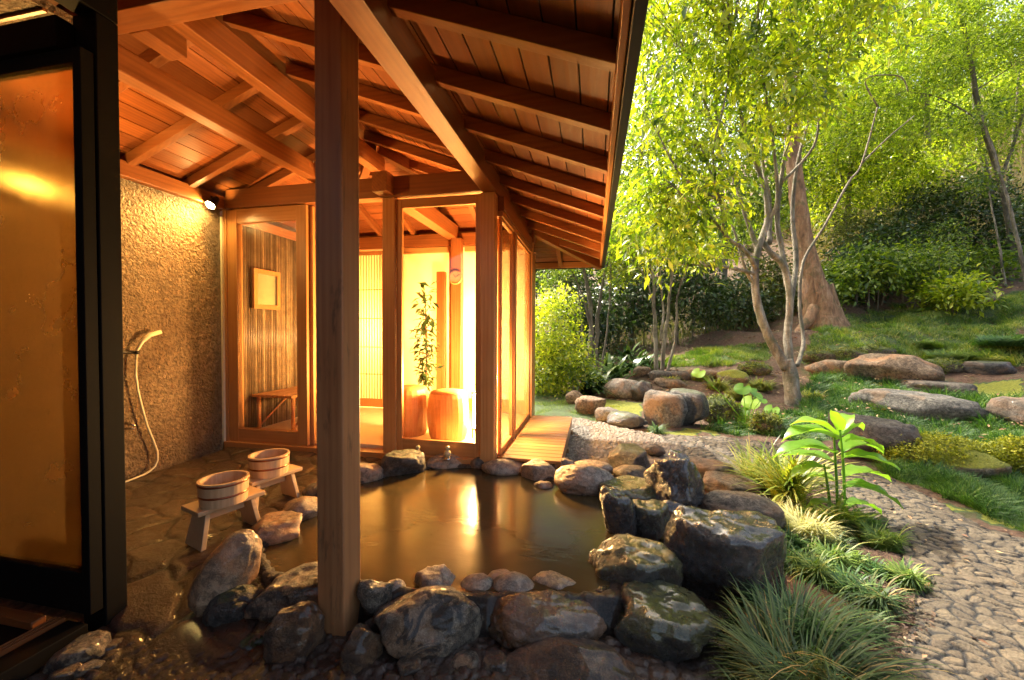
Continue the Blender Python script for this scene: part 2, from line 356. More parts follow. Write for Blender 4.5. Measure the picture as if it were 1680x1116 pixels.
# ------------------------------------------------------------------ terrain height
_cp = [(0, .8, -.06), (-1, .8, -.06), (-2.5, .8, -.06), (1, .8, -.05), (2, 1, -.03), (1, 2, -.02), (2, 2, -.01), (3, 2, .0), (.5, 3.5, -.02), (1, 5, -.01), (2, 4, -.01), (3, 3, .0), (0, 4.6, -.02), (0, 5.4, 0),
       (-.5, 6.2, .04), (-3, 6, 0), (-5, 8, .2), (-8, 15, 1.2), (-12, 30, 4), (0, -5, -.1), (6, -5, 0), (-6, -5, -.1), (8, 2, 1.0), (14, 4, 3.2), (14, -3, 1.5), (-10, 0, 0), (-4, 3, 0), (-2, 3, 0)]
_cp += [(*at(u, v, d),) for u, v, d in [(1300, 668, 6.0), (1450, 630, 6.8), (1450, 590, 8.2), (1560, 690, 5.2), (1680, 700, 4.8), (1680, 640, 6.0), (1680, 560, 8.2), (1680, 490, 10.5), (1500, 490, 12), (1350, 535, 10),
        (1250, 548, 11), (1100, 590, 9.5), (1000, 628, 8), (900, 640, 7.6), (880, 600, 12), (1000, 535, 16), (1200, 480, 17), (1400, 400, 18), (1600, 320, 20), (1680, 360, 18), (1000, 440, 34), (1500, 200, 36), (1640, 745, 4.0), (1150, 700, 5.2)]]
_cp = np.array(_cp)
def _tps(r): return np.where(r > 0, r*r*np.log(np.maximum(r, 1e-9)), 0)
_n = len(_cp); _K = _tps(np.hypot(_cp[:, None, 0]-_cp[None, :, 0], _cp[:, None, 1]-_cp[None, :, 1])) + np.eye(_n)*.02
_P = np.c_[np.ones(_n), _cp[:, :2]]; _A = np.block([[_K, _P], [_P.T, np.zeros((3, 3))]])
_w = np.linalg.solve(_A, np.r_[_cp[:, 2], 0, 0, 0])
POOL = [(-1.66, 2.56), (-1.5, 2.8), (-1.3, 2.97), (-.96, 3.08), (-.56, 3.0), (-.29, 2.93), (.1, 2.8), (.16, 2.41), (.12, 2.05), (.08, 1.70), (-.25, 1.63), (-.67, 1.55), (-.90, 1.545), (-1.12, 1.54), (-1.40, 1.52), (-1.62, 1.66), (-1.66, 1.82), (-1.68, 2.04), (-1.74, 2.3)]
def wpoly(x, y, P, a=.16, s=2.2):      # the same with ragged natural edges
    n1 = vnoise(x, y, s, 21); n2 = vnoise(x, y, s, 33); n3 = vnoise(x, y, s*4, 44)
    return inpoly(x+a*n1+a*.5*n3, y+a*n2*1.6-a*.5*n3, P)
def inpoly(x, y, P):
    x = np.asarray(x); y = np.asarray(y); c = np.zeros(x.shape, bool); j = len(P)-1
    for i in range(len(P)):
        xi, yi = P[i]; xj, yj = P[j]
        with np.errstate(divide='ignore', invalid='ignore'):
            c ^= ((yi > y) != (yj > y)) & (x < (xj-xi)*(y-yi)/((yj-yi) if yj != yi else 1e-12)+xi)
        j = i
    return c
def distpoly(x, y, P):
    d = np.full(np.shape(x), 1e9)
    for i in range(len(P)):
        a = np.array(P[i-1]); b = np.array(P[i]); ab = b-a; t = np.clip(((x-a[0])*ab[0]+(y-a[1])*ab[1])/(ab@ab), 0, 1)
        d = np.minimum(d, np.hypot(x-a[0]-t*ab[0], y-a[1]-t*ab[1]))
    return d
def gz0(x, y):
    x = np.asarray(x, float); y = np.asarray(y, float); sh = x.shape; x = x.ravel(); y = y.ravel()
    out = np.zeros(len(x))
    for i in range(0, len(x), 20000):
        a, b = x[i:i+20000], y[i:i+20000]
        out[i:i+20000] = _tps(np.hypot(a[:, None]-_cp[None, :, 0], b[:, None]-_cp[None, :, 1]))@_w[:_n] + _w[_n]+_w[_n+1]*a+_w[_n+2]*b
    return out.reshape(sh)
def vnoise(x, y, s, seed=0.0):
    f = np.vectorize(lambda a, b: mn.noise(Vector((a*s+seed, b*s-seed, seed)))); return f(x, y)
def gz(x, y):
    z = np.array(gz0(x, y), float); x = np.asarray(x, float)+0*z; y = np.asarray(y, float)+0*z
    amp = np.clip((np.hypot(x, y)-5)*.05, 0, .5); far = amp > 0
    if far.any():
        if z.ndim == 0: z = z + amp*mn.noise(Vector((float(x)*.9, float(y)*.9, 0)))
        else: z[far] += vnoise(x[far], y[far], .9)*amp[far]
    return z
def ground(u, v, d0=2.0, d1=40.0):      # where the view ray meets the ground
    r = ray(u, v); ds = np.linspace(d0, d1, 1500); p = EYE[None]+r[None]*ds[:, None]; h = p[:, 2]-gz(p[:, 0], p[:, 1])
    i = np.argmax(h < 0); i = i if h.min() < 0 else len(ds)-1
    q = p[i].copy(); q[2] = gz(q[0], q[1]); return q, ds[i]

PATH = [tuple(onz(u, v, 0)[:2]) for u, v in [(925, 800), (936, 700), (985, 702), (1060, 712), (1180, 712), (1290, 724), (1400, 762), (1460, 782), (1560, 830), (1610, 862), (1690, 885)]] + [(2.75, 1.9), (2.6, .6)] + [tuple(onz(u, v, 0)[:2]) for u, v in [(1440, 1250), (1440, 1120), (1500, 1010), (1490, 935), (1440, 865), (1390, 820), (1330, 785), (1250, 770), (1130, 775), (1010, 780)]]
GRAV = [tuple(onz(u, v, 0)[:2]) for u, v in [(910, 800), (928, 688), (960, 690), (1075, 716), (1130, 735), (1100, 765), (1000, 765)]]
def pix(poly, z=0.0): return [tuple(onz(u, v, z)[:2]) for u, v in poly]
def gpix(poly): return [tuple(ground(u, v)[0][:2]) for u, v in poly]
MONDO1 = gpix([(1320, 640), (1340, 612), (1420, 600), (1530, 640), (1690, 650), (1690, 722), (1640, 735), (1480, 735), (1430, 712), (1300, 722), (1210, 712), (1150, 706), (1180, 690), (1300, 680)])
MONDO2 = gpix([(1440, 770), (1470, 748), (1560, 790), (1700, 775), (1700, 880), (1600, 850), (1530, 800)])
LAWN1 = gpix([(850, 690), (860, 645), (945, 640), (960, 672), (1000, 690), (980, 695)])
LAWN2 = gpix([(1060, 610), (1130, 580), (1260, 560), (1260, 590), (1200, 602)])
COVER = gpix([(1310, 600), (1340, 540), (1400, 520), (1500, 500), (1690, 478), (1690, 600), (1500, 590), (1400, 575)])
YMOSS = [gpix([(955, 650), (1050, 660), (1060, 690), (1010, 695), (975, 672)]), gpix([(1490, 650), (1530, 620), (1690, 622), (1690, 650), (1580, 665)]), gpix([(1060, 710), (1190, 705), (1190, 716), (1080, 720)]), gpix([(1340, 600), (1450, 620), (1420, 640)]), gpix([(1560, 835), (1600, 830), (1640, 870)])]

def ax1(lo, hi, c0, c1, fine, grow=1.12):
    a = list(np.arange(c0, c1, fine)); s = fine; x = c0
    L = []
    while x > lo: s *= grow; x -= s; L.append(x)
    s = fine; x = a[-1]; R = []
    while x < hi: s *= grow; x += s; R.append(x)
    return np.array(L[::-1]+a+R)
xs = ax1(-70, 90, -2.6, 7.5, .06); ys = ax1(-20, 110, .2, 9, .06)
GX, GY = np.meshgrid(xs, ys); GZ = gz(GX, GY)
GZ += vnoise(GX, GY, 5.0, 3)*.018 + vnoise(GX, GY, 16.0, 9)*.007
pd = distpoly(GX, GY, POOL); pin = inpoly(GX, GY, POOL)
GZ = np.where(pin, np.minimum(GZ, -.08-np.clip(pd*2.0, 0, .5)), GZ)
hd = distpoly(GX, GY, PATH); hin = inpoly(GX, GY, PATH); GZ = np.where(hin, GZ-np.clip(hd*.6, 0, .035), GZ)
room = (GX < -.2) & (GX > -3.5) & (GY > 3.0) & (GY < 5.0); GZ = np.where(room, np.minimum(GZ, -.02), GZ)
cls = np.zeros(GX.shape)                                     # what covers the soil: 0 soil, .5 green, 1 yellow moss
for P in (MONDO1, MONDO2, LAWN1, LAWN2, COVER): cls = np.where(wpoly(GX, GY, P), .5, cls)
for P in YMOSS: cls = np.where(wpoly(GX, GY, P), 1.0, cls)
ny, nx = GX.shape; idx = np.arange(nx*ny).reshape(ny, nx)
F = np.stack([idx[:-1, :-1], idx[:-1, 1:], idx[1:, 1:], idx[1:, :-1]], -1).reshape(-1, 4)
b = NB('garden_soil'); v = b.pos(); a = b.attr('cover').outputs['Fac']
n1 = b.noise(v, 3, 6, .65, .4); n2 = b.noise(v, 26, 6, .75); n3 = b.noise(v, 120, 3, .7)
soil = b.ramp(n2, [(.3, (.055, .026, .014)), (.5, (.14, .07, .036)), (.68, (.26, .15, .085))]); soil = b.mix(b.ramp(n1, [(.5, (0, 0, 0)), (.64, (.7, .7, .7))]), soil, (.07, .085, .018))
green = b.ramp(n2, [(.3, (.03, .055, .014)), (.7, (.10, .15, .03))]); ym = b.ramp(n2, [(.3, (.14, .16, .012)), (.7, (.36, .36, .03))])
aa = b.math('ADD', a, b.math('MULTIPLY', b.math('SUBTRACT', b.math('ADD', b.math('MULTIPLY', n2, .6), b.math('MULTIPLY', b.noise(v, 5, 6, .7), .6)), .6), 1.6))
c = b.mix(b.ramp(aa, [(.2, (0, 0, 0)), (.4, (1, 1, 1))]), soil, green); c = b.mix(b.ramp(aa, [(.7, (0, 0, 0)), (.85, (1, 1, 1))]), c, ym)
b.pr(c, .85, b.bump(b.math('ADD', n2, b.math('MULTIPLY', n3, .5)), 1.0, .05)); M['soil'] = b.m
meta(fastmesh('ground', np.stack([GX, GY, GZ], -1).reshape(-1, 3), F, M['soil'], {'cover': cls.ravel()}, smooth=True), kind='structure')

# voronoi height fields: cobbles, gravel, flagstones
def vor(x, y, sx, sy, jit, seed):
    gx, gy = x/sx, y/sy; ix, iy = np.floor(gx).astype(int), np.floor(gy).astype(int)
    def h(a, b_, k): t = np.sin(a*127.1+b_*311.7+k*74.7+seed)*43758.5453; return t-np.floor(t)
    F1 = np.full(x.shape, 9.0); F2 = np.full(x.shape, 9.0); ID = np.zeros(x.shape); CX = np.zeros(x.shape); CY = np.zeros(x.shape)
    for di in (-1, 0, 1):
        for dj in (-1, 0, 1):
            a, c_ = ix+di, iy+dj; px = a+.5+jit*(h(a, c_, 1)-.5); py = c_+.5+jit*(h(a, c_, 2)-.5)
            d = np.hypot(gx-px, gy-py); m = d < F1; m2 = (~m) & (d < F2)
            F2 = np.where(m, F1, np.where(m2, d, F2)); F1 = np.where(m, d, F1); ID = np.where(m, h(a, c_, 3), ID)
            CX = np.where(m, gx-px, CX); CY = np.where(m, gy-py, CY)
    return F1, F2, ID, CX, CY
def field(name, poly, step, sx, sy, jit, seed, hgt, tilt, mat, base, edgein=.0, ang=0.0, kind='structure', extra=None, feather=.05):
    P = np.array(poly); x0, y0 = P.min(0)-.05; x1, y1 = P.max(0)+.05
    X_, Y_ = np.meshgrid(np.arange(x0, x1, step), np.arange(y0, y1, step))
    wob = .04*np.sin(X_*7.3+np.cos(Y_*5.1)*2)+.03*np.sin(Y_*13.1+X_*3); ca, sa = math.cos(ang), math.sin(ang)
    k_ = min(1, sx/.1); wx = X_+.012*k_*np.sin(Y_*31/k_**.5+seed)+.008*k_*np.sin(X_*43); wy = Y_+.012*k_*np.sin(X_*29/k_**.5)+.006*k_*np.sin(Y_*47+seed)
    F1, F2, ID, CX, CY = vor(wx*ca-wy*sa, wx*sa+wy*ca, sx, sy, jit, seed)
    e = F2-F1; inn = inpoly(X_, Y_, poly); dd = distpoly(X_, Y_, poly)+wob*.6
    keep = inn & (dd > edgein)
    if extra is not None: keep &= ~extra(X_, Y_)
    prof = np.clip(e/.22, 0, 1)**.5
    Z_ = base(X_, Y_) + hgt*prof + hgt*tilt*prof*(CX*np.cos(ID*40)+CY*np.sin(ID*40)) + hgt*.5*(ID-.5)*prof
    Z_ = np.where(True, Z_ - np.clip((feather-dd)/feather, 0, 1)*hgt*1.1, Z_)
    ny, nx = X_.shape; idx = np.arange(nx*ny).reshape(ny, nx)
    k4 = keep[:-1, :-1] & keep[:-1, 1:] & keep[1:, 1:] & keep[1:, :-1]
    F = np.stack([idx[:-1, :-1], idx[:-1, 1:], idx[1:, 1:], idx[1:, :-1]], -1)[k4]
    used = np.unique(F); mp = np.full(nx*ny, -1); mp[used] = np.arange(len(used))
    V = np.stack([X_, Y_, Z_], -1).reshape(-1, 3)[used]
    return meta(fastmesh(name, V, mp[F], mat, {'rnd': ID.ravel()[used], 'edge': e.ravel()[used]}, smooth=True), kind=kind)
pz = lambda X_, Y_: gz(X_, Y_)+.004
field('cobbled_path', PATH, .0062, .068, .043, .8, 1.3, .013, .8, M['path'], pz, 0, .35, feather=.12)
field('gravel', GRAV, .008, .042, .036, .9, 5.1, .024, .5, M['gravel'], lambda x, y: gz(x, y)+.022, 0, .2)
FLOORP = [(-3.42, .2), (-3.42, 3.14), (-.85, 3.14), (-.85, 2.9), (-1.1, 1.5), (-1.3, 1.2), (-1.5, .9), (-1.9, .2)]
def fz(x, y): return np.clip((y-1.15)*.30, 0, .11)-.05 + .035*np.clip((y-2.9)*5, 0, 1)
field('bath_floor', FLOORP, .0105, .30, .20, .85, 9.7, .014, .5, M['flags'], fz, 0, .5, extra=lambda x, y: inpoly(x, y, POOL) | ((x < -1.97) & (y < 1.3)), feather=.01)
FOREP = [(-2.0, .3), (-2.0, 1.35), (-1.45, 1.42), (-.9, 1.45), (0, 1.6), (.5, 1.7), (.85, 1.5), (.95, .3)]
field('pebble_ground', FOREP, .0085, .05, .042, .9, 2.2, .016, .6, M['pebbles'], lambda x, y: gz(x, y)+.012+.0*x, 0, .2, extra=lambda x, y: inpoly(x, y, POOL))

def bank():
    st = .022; X_, Y_ = np.meshgrid(np.arange(-2.1, .6, st), np.arange(1.0, 3.4, st))
    d = distpoly(X_, Y_, POOL); i_ = inpoly(X_, Y_, POOL); sd_ = np.where(i_, -d, d)
    keep = (sd_ < .24) & (sd_ > -.3) & (Y_ < 3.13) & ~((X_ > -.72) & (X_ < -.24) & (Y_ > 3.07))
    g = gz0(X_, Y_)-.03
    Z_ = np.where(sd_ < .02, .112+(sd_-.02)*2.2, .112-np.clip((sd_-.025)/np.where(Y_ < 1.9, .06, .16), 0, 1)**.7*(.112-g))
    Z_ += vnoise(X_, Y_, 9.0, 4)*.022+vnoise(X_, Y_, 30.0, 8)*.010; Z_ = np.where((sd_ > -.01) & (sd_ < .05), np.maximum(Z_, .104), Z_)
    ny, nx = X_.shape; idx = np.arange(nx*ny).reshape(ny, nx); k4 = keep[:-1, :-1] & keep[:-1, 1:] & keep[1:, 1:] & keep[1:, :-1]
    F = np.stack([idx[:-1, :-1], idx[:-1, 1:], idx[1:, 1:], idx[1:, :-1]], -1)[k4]; used = np.unique(F); mp = np.full(nx*ny, -1); mp[used] = np.arange(len(used))
    meta(fastmesh('bath_bank', np.stack([X_, Y_, Z_], -1).reshape(-1, 3)[used], mp[F], M['mortar'], smooth=True), kind='structure')
M['mortar'] = m_stone('rim_mortar', (.018, .012, .008), (.045, .032, .02), (.09, .066, .04), .5, .25, bump=1.0, scale=2.0, crack=0)
bank()

# ------------------------------------------------------------------ water of the bath
b = NB('bath_water'); v = b.pos()
n = b.noise(b.mapping(v, (3, 9, 3)), 1.0, 4, .55, .6); n2 = b.noise(b.mapping(v, (20, 60, 20)), 1.0, 3)
b.pr(b.ramp(b.noise(v, 1.4, 3), [(.35, (.030, .021, .009)), (.65, (.065, .046, .018))]), b.f(b.noise(v, 2, 3), .14, .24), b.bump(b.math('ADD', n, b.math('MULTIPLY', n2, 0.15)), .09, .02), IOR=1.33, Specular_IOR_Level=.75)
M['water'] = b.m
WP = [(x+(.02 if x > -.8 else -.02), y+(.02 if y > 2.2 else -.02)) for x, y in POOL]
cx, cyy = np.mean([p[0] for p in WP]), np.mean([p[1] for p in WP])
mb = MB(); mb.add([(x, y, .09) for x, y in WP], [tuple(range(len(WP)))[::-1] if False else tuple(range(len(WP)))]); wtr = mb.build('water', M['water']); meta(wtr, kind='structure')
bmm = bmesh.new(); bmm.from_mesh(wtr.data); bmesh.ops.recalc_face_normals(bmm, faces=bmm.faces)
if bmm.faces[0].normal.z < 0: bmesh.ops.reverse_faces(bmm, faces=bmm.faces)
bmm.to_mesh(wtr.data); bmm.free()

# ------------------------------------------------------------------ the bath house
H = empty('bath_house', (-2.1, 3.15, 0), 'open-sided timber bath house with a board ceiling and a glazed room', 'building')
YF, YB, XR, XL = 3.15, 4.80, -.77, -3.43
ZP, SL = 2.42, .385                                    # rafter underside at the plates, slope
RX = -2.07; ZR = ZP+SL*(-.76-RX)                       # ridge
EX, EY = .09, 5.66                                     # eave lines
def P_(x0, x1, y0, y1, z0, z1, name, mat, par=H, bev=.004, r=None): return MB().box((x0, y0, z0), (x1, y1, z1), r).build(name, M[mat], par, bev)
# pillar in front
P_(-1.085, -.965, 1.385, 1.505, -.06, 2.625, 'pillar', 'pillar', bev=.006)
# plates and beams
P_(-.892, -.775, -1.4, 4.86, 2.32, 2.478, 'eave_beam', 'beam_y')
P_(XL-.06, XL+.055, -1.4, 3.09, 2.325, 2.44, 'wall_plate', 'beam_y')
P_(XL+.06, -.90, YF-.055, YF+.06, 2.335, 2.505, 'header_beam', 'beam_x')
P_(-2.458, -2.36, 1.40, 3.60, 2.512, 2.640, 'tie_beam', 'beam_y')
P_(-2.075, -1.985, 1.596, 3.52, 2.702, 2.860, 'ridge_beam', 'beam_y')
P_(-3.3, -.80, 1.468, 1.590, 2.690, 2.83, 'cross_beam', 'beam_x')
P_(-1.80, -1.665, 2.98, 4.72, 2.345, 2.508, 'room_beam', 'beam_y')
P_(XL+.02, -.72, YB-.055, YB+.06, 2.275, 2.43, 'back_beam', 'beam_x')
MB().box((-2.31, 1.592, 2.69), (-2.20, 1.80, 2.80)).build('bracket', M['beam_y'], H, .004)
# corner post and the room posts
P_(-.905, -.788, YF-.058, YF+.058, .09, 2.316, 'corner_post', 'frame_z')
P_(-1.775, -1.660, YF-.05, YF+.05, .11, 2.332, 'post', 'frame_z')
P_(XL+.005, XL+.045, YF-.04, YF+.04, .11, 2.332, 'post', 'frame_z')
P_(-1.735, -1.605, YB-.16, YB-.058, .18, 2.345, 'post', 'beam_z')
P_(-.83, -.735, YB-.058, YB+.037, .10, 2.316, 'post', 'frame_z')
P_(-.80, -.742, 3.74, 3.80, .145, 2.145, 'post', 'frame_z', bev=.003)
# rafters
def rz(x, y=None): return ZP+SL*(-.76-x)
RH, RWI = .080, .052
hipx = lambda y: -.76-(4.80-y)                          # hip line on the right: x at which planes meet
def rafter_poly(p, q):                                  # underside points p (low) to q (high)
    p = Vector(p); q = Vector(q); mb = MB(); d = Vector((q.x-p.x, q.y-p.y, 0)).normalized(); s = Vector((-d.y, d.x, 0))*RWI/2
    h = Vector((0, 0, RH)); vs = [p-s, p+s, p+s+h, p-s+h, q-s, q+s, q+s+h, q-s+h]
    return mb.add(vs, [(0, 1, 2, 3), (7, 6, 5, 4), (0, 4, 5, 1), (1, 5, 6, 2), (2, 6, 7, 3), (3, 7, 4, 0)])
ky = [1.42+.455*k for k in range(-5, 10)]
for y in ky:
    xe = .065
    xt = max(RX+.05, hipx(y)+.06) if y > 3.4 else RX+.05
    if xt < xe-.1: rafter_poly((xe, y, rz(xe)), (xt, y, rz(xt))).build('rafter', M['beam_x'], H, .003)
zl = lambda x: ZR-SL*(RX-x)
for y in ky:
    if y < 4.0:
        xt = RX-.05 if y < 3.4 else min(RX-.05, 2*RX-hipx(y)-.06)
        rafter_poly((-4.1, y, zl(-4.1)), (xt, y, zl(xt))).build('rafter', M['beam_x'], H, .003)
zb = lambda y: ZP+SL*(4.80-y)
for x in (-3.2, -2.745, -2.29, -1.835, -1.38, -.925, -.47):
    yt = max(3.56, 4.80-(-.76-x)+.06) if x > RX else max(3.56, 4.80-(x-2*RX+.76 if False else (x+3.38))+.06)
    rafter_poly((x, 5.62, zb(5.62)), (x, min(yt, 5.3), zb(min(yt, 5.3)))).build('rafter', M['beam_y'], H, .003)
# hip rafters
MB().beam((.075, 5.635, zb(5.635)+.015), (RX+.03, 3.49, ZR+.015), .075, .11).build('hip_rafter', M['beam_y'], H, .003)
MB().beam((-4.2, 5.62, zb(5.62)+.015), (RX-.03, 3.49, ZR+.015), .075, .11).build('hip_rafter', M['beam_y'], H, .003)
# ceiling boards: strips with dark joints, laid on the rafters
def boards(name, mat, fn, lo, hi, step, lim, along='y'):
    mb = MB(); t = lo
    while t < hi-.01:
        t1 = min(t+step-.007, hi); a0, a1 = lim(t); b0, b1 = lim(t1)
        for zz, th in ((RH+.003, .012),):
            if along == 'y':
                z0, z1 = fn(t)+zz, fn(t1)+zz
                vs = [(t, a0, z0), (t1, b0, z1), (t1, b1, z1), (t, a1, z0), (t, a0, z0+th), (t1, b0, z1+th), (t1, b1, z1+th), (t, a1, z0+th)]
            else:
                z0, z1 = fn(t)+zz, fn(t1)+zz
                vs = [(a0, t, z0), (a1, t, z0), (b1, t1, z1), (b0, t1, z1), (a0, t, z0+th), (a1, t, z0+th), (b1, t1, z1+th), (b0, t1, z1+th)]
            mb.add(vs, [(0, 3, 2, 1), (4, 5, 6, 7), (0, 1, 5, 4), (1, 2, 6, 5), (2, 3, 7, 6), (3, 0, 4, 7)])
        t += step
    return mb.build(name, M[mat], H)
boards('ceiling_boards', 'board_y', rz, RX, .07, .118, lambda x: (-1.4, min(5.62, 4.80+(x+.76)) if x > RX else 3.5))
boards('ceiling_boards', 'board_y', zl, -4.15, RX, .118, lambda x: (-1.4, max(3.3, 3.49+(RX-x))))
boards('ceiling_boards', 'board_x', zb, 3.5, 5.62, .118, lambda y: (RX-(y-3.49), RX+(y-3.49)), 'x')
# roof covering (dark slab above the boards), fascia and black drip edge
def slab(pts, name, th=.07, up=.10):
    mb = MB(); n = len(pts); lo = [(x, y, z+up) for x, y, z in pts]; hi = [(x, y, z+up+th) for x, y, z in pts]
    return mb.add(lo+hi, [tuple(range(n)), tuple(range(n, 2*n))[::-1]]+[(i, n+i, n+(i+1) % n, (i+1) % n) for i in range(n)]).build(name, M['tile'], H)
slab([(EX+.03, -1.5, rz(EX+.03)), (EX+.03, 5.69, rz(EX+.03)), (RX, 3.50, ZR), (RX, -1.5, ZR)], 'roof', .07, .098)
slab([(RX, -1.5, ZR), (RX, 3.50, ZR), (-4.25, 5.69, zl(-4.25)), (-4.25, -1.5, zl(-4.25))], 'roof', .07, .101)
slab([(EX+.03, 5.69, zb(5.69)), (-4.25, 5.69, zb(5.69)), (RX, 3.50, ZR)], 'roof', .07, .104)
P_(.068, .094, -1.4, 5.645, rz(.08)+.012, rz(.08)+.095, 'fascia', 'frame_y')
P_(-4.2, .094, 5.648, 5.672, zb(5.66)+.012, zb(5.66)+.095, 'fascia', 'frame_x')
P_(.097, .137, -1.5, 5.71, rz(.12)+.01, rz(.12)+.165, 'drip_edge', 'black')
P_(-4.25, .094, 5.676, 5.712, rz(.12)+.01, rz(.12)+.165, 'drip_edge', 'black')
# walls
P_(XL-.12, XL, -1.4, 3.09, -.1, 2.322, 'stucco_wall', 'stucco', bev=0)
P_(XL-.12, XL+.02, 3.09, 4.86, -.1, 2.26, 'side_wall', 'plaster', bev=0)
P_(XL-.02, XL+.055, 3.14, 4.74, 2.235, 2.33, 'wall_plate', 'beam_y')
mb = MB(); y = 3.24
while y < 4.74:
    rr = random.uniform(.009, .014); mb.tube([(XL+.03+rr, y, .19), (XL+.03+rr, y, 2.233)], rr, 8); y += 2*rr+.001
mb.build('bamboo_screen', M['bamboo'], H, smooth=True)
P_(-2.46, XR-.005, YB+.02, YB+.05, .17, 2.27, 'back_wall', 'paper', bev=0)
P_(XL+.02, -3.12, YB-.03, YB+.05, .17, 2.27, 'back_wall', 'plaster', bev=0)
P_(-2.70, -2.46, YB-.03, YB+.05, .17, 2.27, 'back_wall', 'frame_z')
P_(XL-.1, -.80, 5.38, 5.43, -.1, 2.20, 'backlight_wall', 'plaster', bev=0)  # unseen walls added to keep the screen backlights off the garden
P_(-.83, -.79, YB+.062, 5.375, -.1, 2.24, 'backlight_wall', 'frame_z', bev=0)
P_(XL-.12, XL-.06, YB+.07, 5.375, -.1, 2.24, 'backlight_wall', 'plaster', bev=0)
P_(XL, -.84, YB+.085, 5.375, 2.205, 2.235, 'backlight_cover', 'frame_x', bev=0)  # unseen lid added over the same backlights
for x_, e_ in ((-2.9, 42), (-1.35, 95)):  # two unseen lights added behind the paper so the screens glow
    l_ = bpy.data.lights.new('screen_backlight', 'POINT'); l_.energy = e_; l_.color = (1, .62, .22); l_.shadow_soft_size = .15
    o_ = bpy.data.objects.new('screen_backlight', l_); link(o_); o_.location = (x_, 5.22, 1.2)
P_(XL+.02, -.79, YF+.06, YB+.08, .0, .178, 'room_floor', 'mat', bev=0)
P_(-1.55, -.83, YB-.012, YB+.015, .19, .35, 'rail', 'frame_x')
P_(-2.44, -1.74, YB-.04, YB+.015, 2.20, 2.27, 'rail', 'frame_x')
P_(-1.60, -.83, YB-.04, YB+.015, 2.20, 2.27, 'rail', 'frame_x')
P_(-1.80, -1.741, YB-.05, YB+.015, .18, 2.20, 'rail', 'frame_z')
P_(-1.95, -1.84, YB-.10, YB-.02, .18, 1.95, 'side_post', 'beam_z', bev=.004)
# sills under the front
P_(XL+.0, -.91, YF-.06, YF+.058, .07, .150, 'sill', 'frame_x')
P_(-.83, -.715, YF+.06, YB-.06, .06, .150, 'sill', 'frame_y')
P_(-.815, -.735, YF+.06, YB-.06, 2.200, 2.316, 'header_beam', 'beam_y')
P_(-.807, -.745, YF+.06, YB-.06, 2.150, 2.197, 'rail', 'frame_y')
def sash(x0, x1, z0, z1, y, sw, top, bot, pane='glass', th=.034, name='sliding_window', axis='x', mats=('frame_z', 'frame_x')):
    e = empty(name, ((x0+x1)/2, y, z0) if axis == 'x' else (y, (x0+x1)/2, z0)); e.parent = H; e.location = Vector(e.location)-Vector(H.location)
    def bx(a0, a1, c0, c1, mt, nm, t=th):
        if axis == 'x': return MB().box((a0, y-t/2, c0), (a1, y+t/2, c1)).build(nm, M[mt], e, .003)
        return MB().box((y-t/2, a0, c0), (y+t/2, a1, c1)).build(nm, M[mt], e, .003)
    bx(x0, x0+sw, z0, z1, mats[0], 'stile'); bx(x1-sw, x1, z0, z1, mats[0], 'stile')
    bx(x0+sw, x1-sw, z1-top, z1, mats[1], 'top_rail', th-.004); bx(x0+sw, x1-sw, z0, z0+bot, mats[1], 'bottom_rail', th-.004)
    bx(x0+sw-.004, x1-sw+.004, z0+bot-.004, z1-top+.004, pane, 'pane', .005)
    return e
sash(-3.385, -2.535, .152, 2.330, YF-.012, .105, .13, .125, 'glass_drops')
sash(-3.35, -2.50, .152, 2.325, YF+.028, .06, .10, .12, 'glass')
sash(-1.655, -.907, .152, 2.318, YF-.012, .048, .075, .125, 'glass')
sash(YF+.07, 3.735, .152, 2.148, -.776, .035, .02, .05, 'glass', axis='y', mats=('frame_z', 'frame_y'), th=.03)
sash(3.805, YB-.06, .152, 2.148, -.776, .03, .02, .05, 'glass_drops', axis='y', mats=('frame_z', 'frame_y'), th=.03)
# shoji lattice at the back of the room
e = empty('shoji_screen', (-2.91, YB-.02, .19)); e.parent = H; e.location = Vector(e.location)-Vector(H.location)
MB().box((-3.12, YB-.015, .20), (-2.70, YB-.009, 2.26)).build('paper', M['paper'], e)
mb = MB(); mb.box((-3.12, YB-.045, .19), (-3.09, YB-.017, 2.25)); mb.box((-2.73, YB-.045, .19), (-2.70, YB-.017, 2.25)); mb.box((-3.088, YB-.044, .19), (-2.732, YB-.018, .30)); mb.box((-3.088, YB-.044, 2.20), (-2.732, YB-.018, 2.25))
mb.build('frame', M['frame_z'], e)
mb = MB()
for i in range(8): x = -3.088+(i+1)*.0396; mb.box((x-.0045, YB-.026, .30), (x+.0045, YB-.018, 2.20))
for z in (.62, .98, 1.36, 1.74): mb.box((-3.088, YB-.0255, z), (-2.732, YB-.0185, z+.010))
mb.build('lattice', M['frame_z'], e)
# dark door corner on the left
P_(-2.075, -1.953, 1.232, 1.31, -.06, 2.467, 'dark_post', 'dark')
P_(-2.055, -1.953, -1.3, 1.31, 2.470, 2.62, 'dark_header', 'dark')
P_(-3.42, -2.058, 1.17, 1.23, 2.302, 2.425, 'dark_header', 'dark')
P_(-2.06, -1.955, -1.3, 1.175, -.06, .035, 'dark_sill', 'dark')
for i in range(3): P_(-2.075-.022*i, -2.068-.022*i, -1.3, 1.17, .028, .046-.002*i, 'door_track', 'beam_y', bev=.001)
P_(-3.42, -2.08, .35, 1.175, -.06, .012, 'dark_floor', 'dark', bev=0)
P_(-3.42, -2.16, 1.12, 1.165, .012, .045, 'floor_rail', 'beam_x')
P_(-3.4, -2.36, 1.24, 1.46, 2.60, 2.64, 'stucco_soffit', 'stucco', bev=0)
for y in (1.30, 1.385): P_(-3.4, -2.36, y, y+.018, 2.588, 2.602, 'batten', 'beam_x', bev=.002)
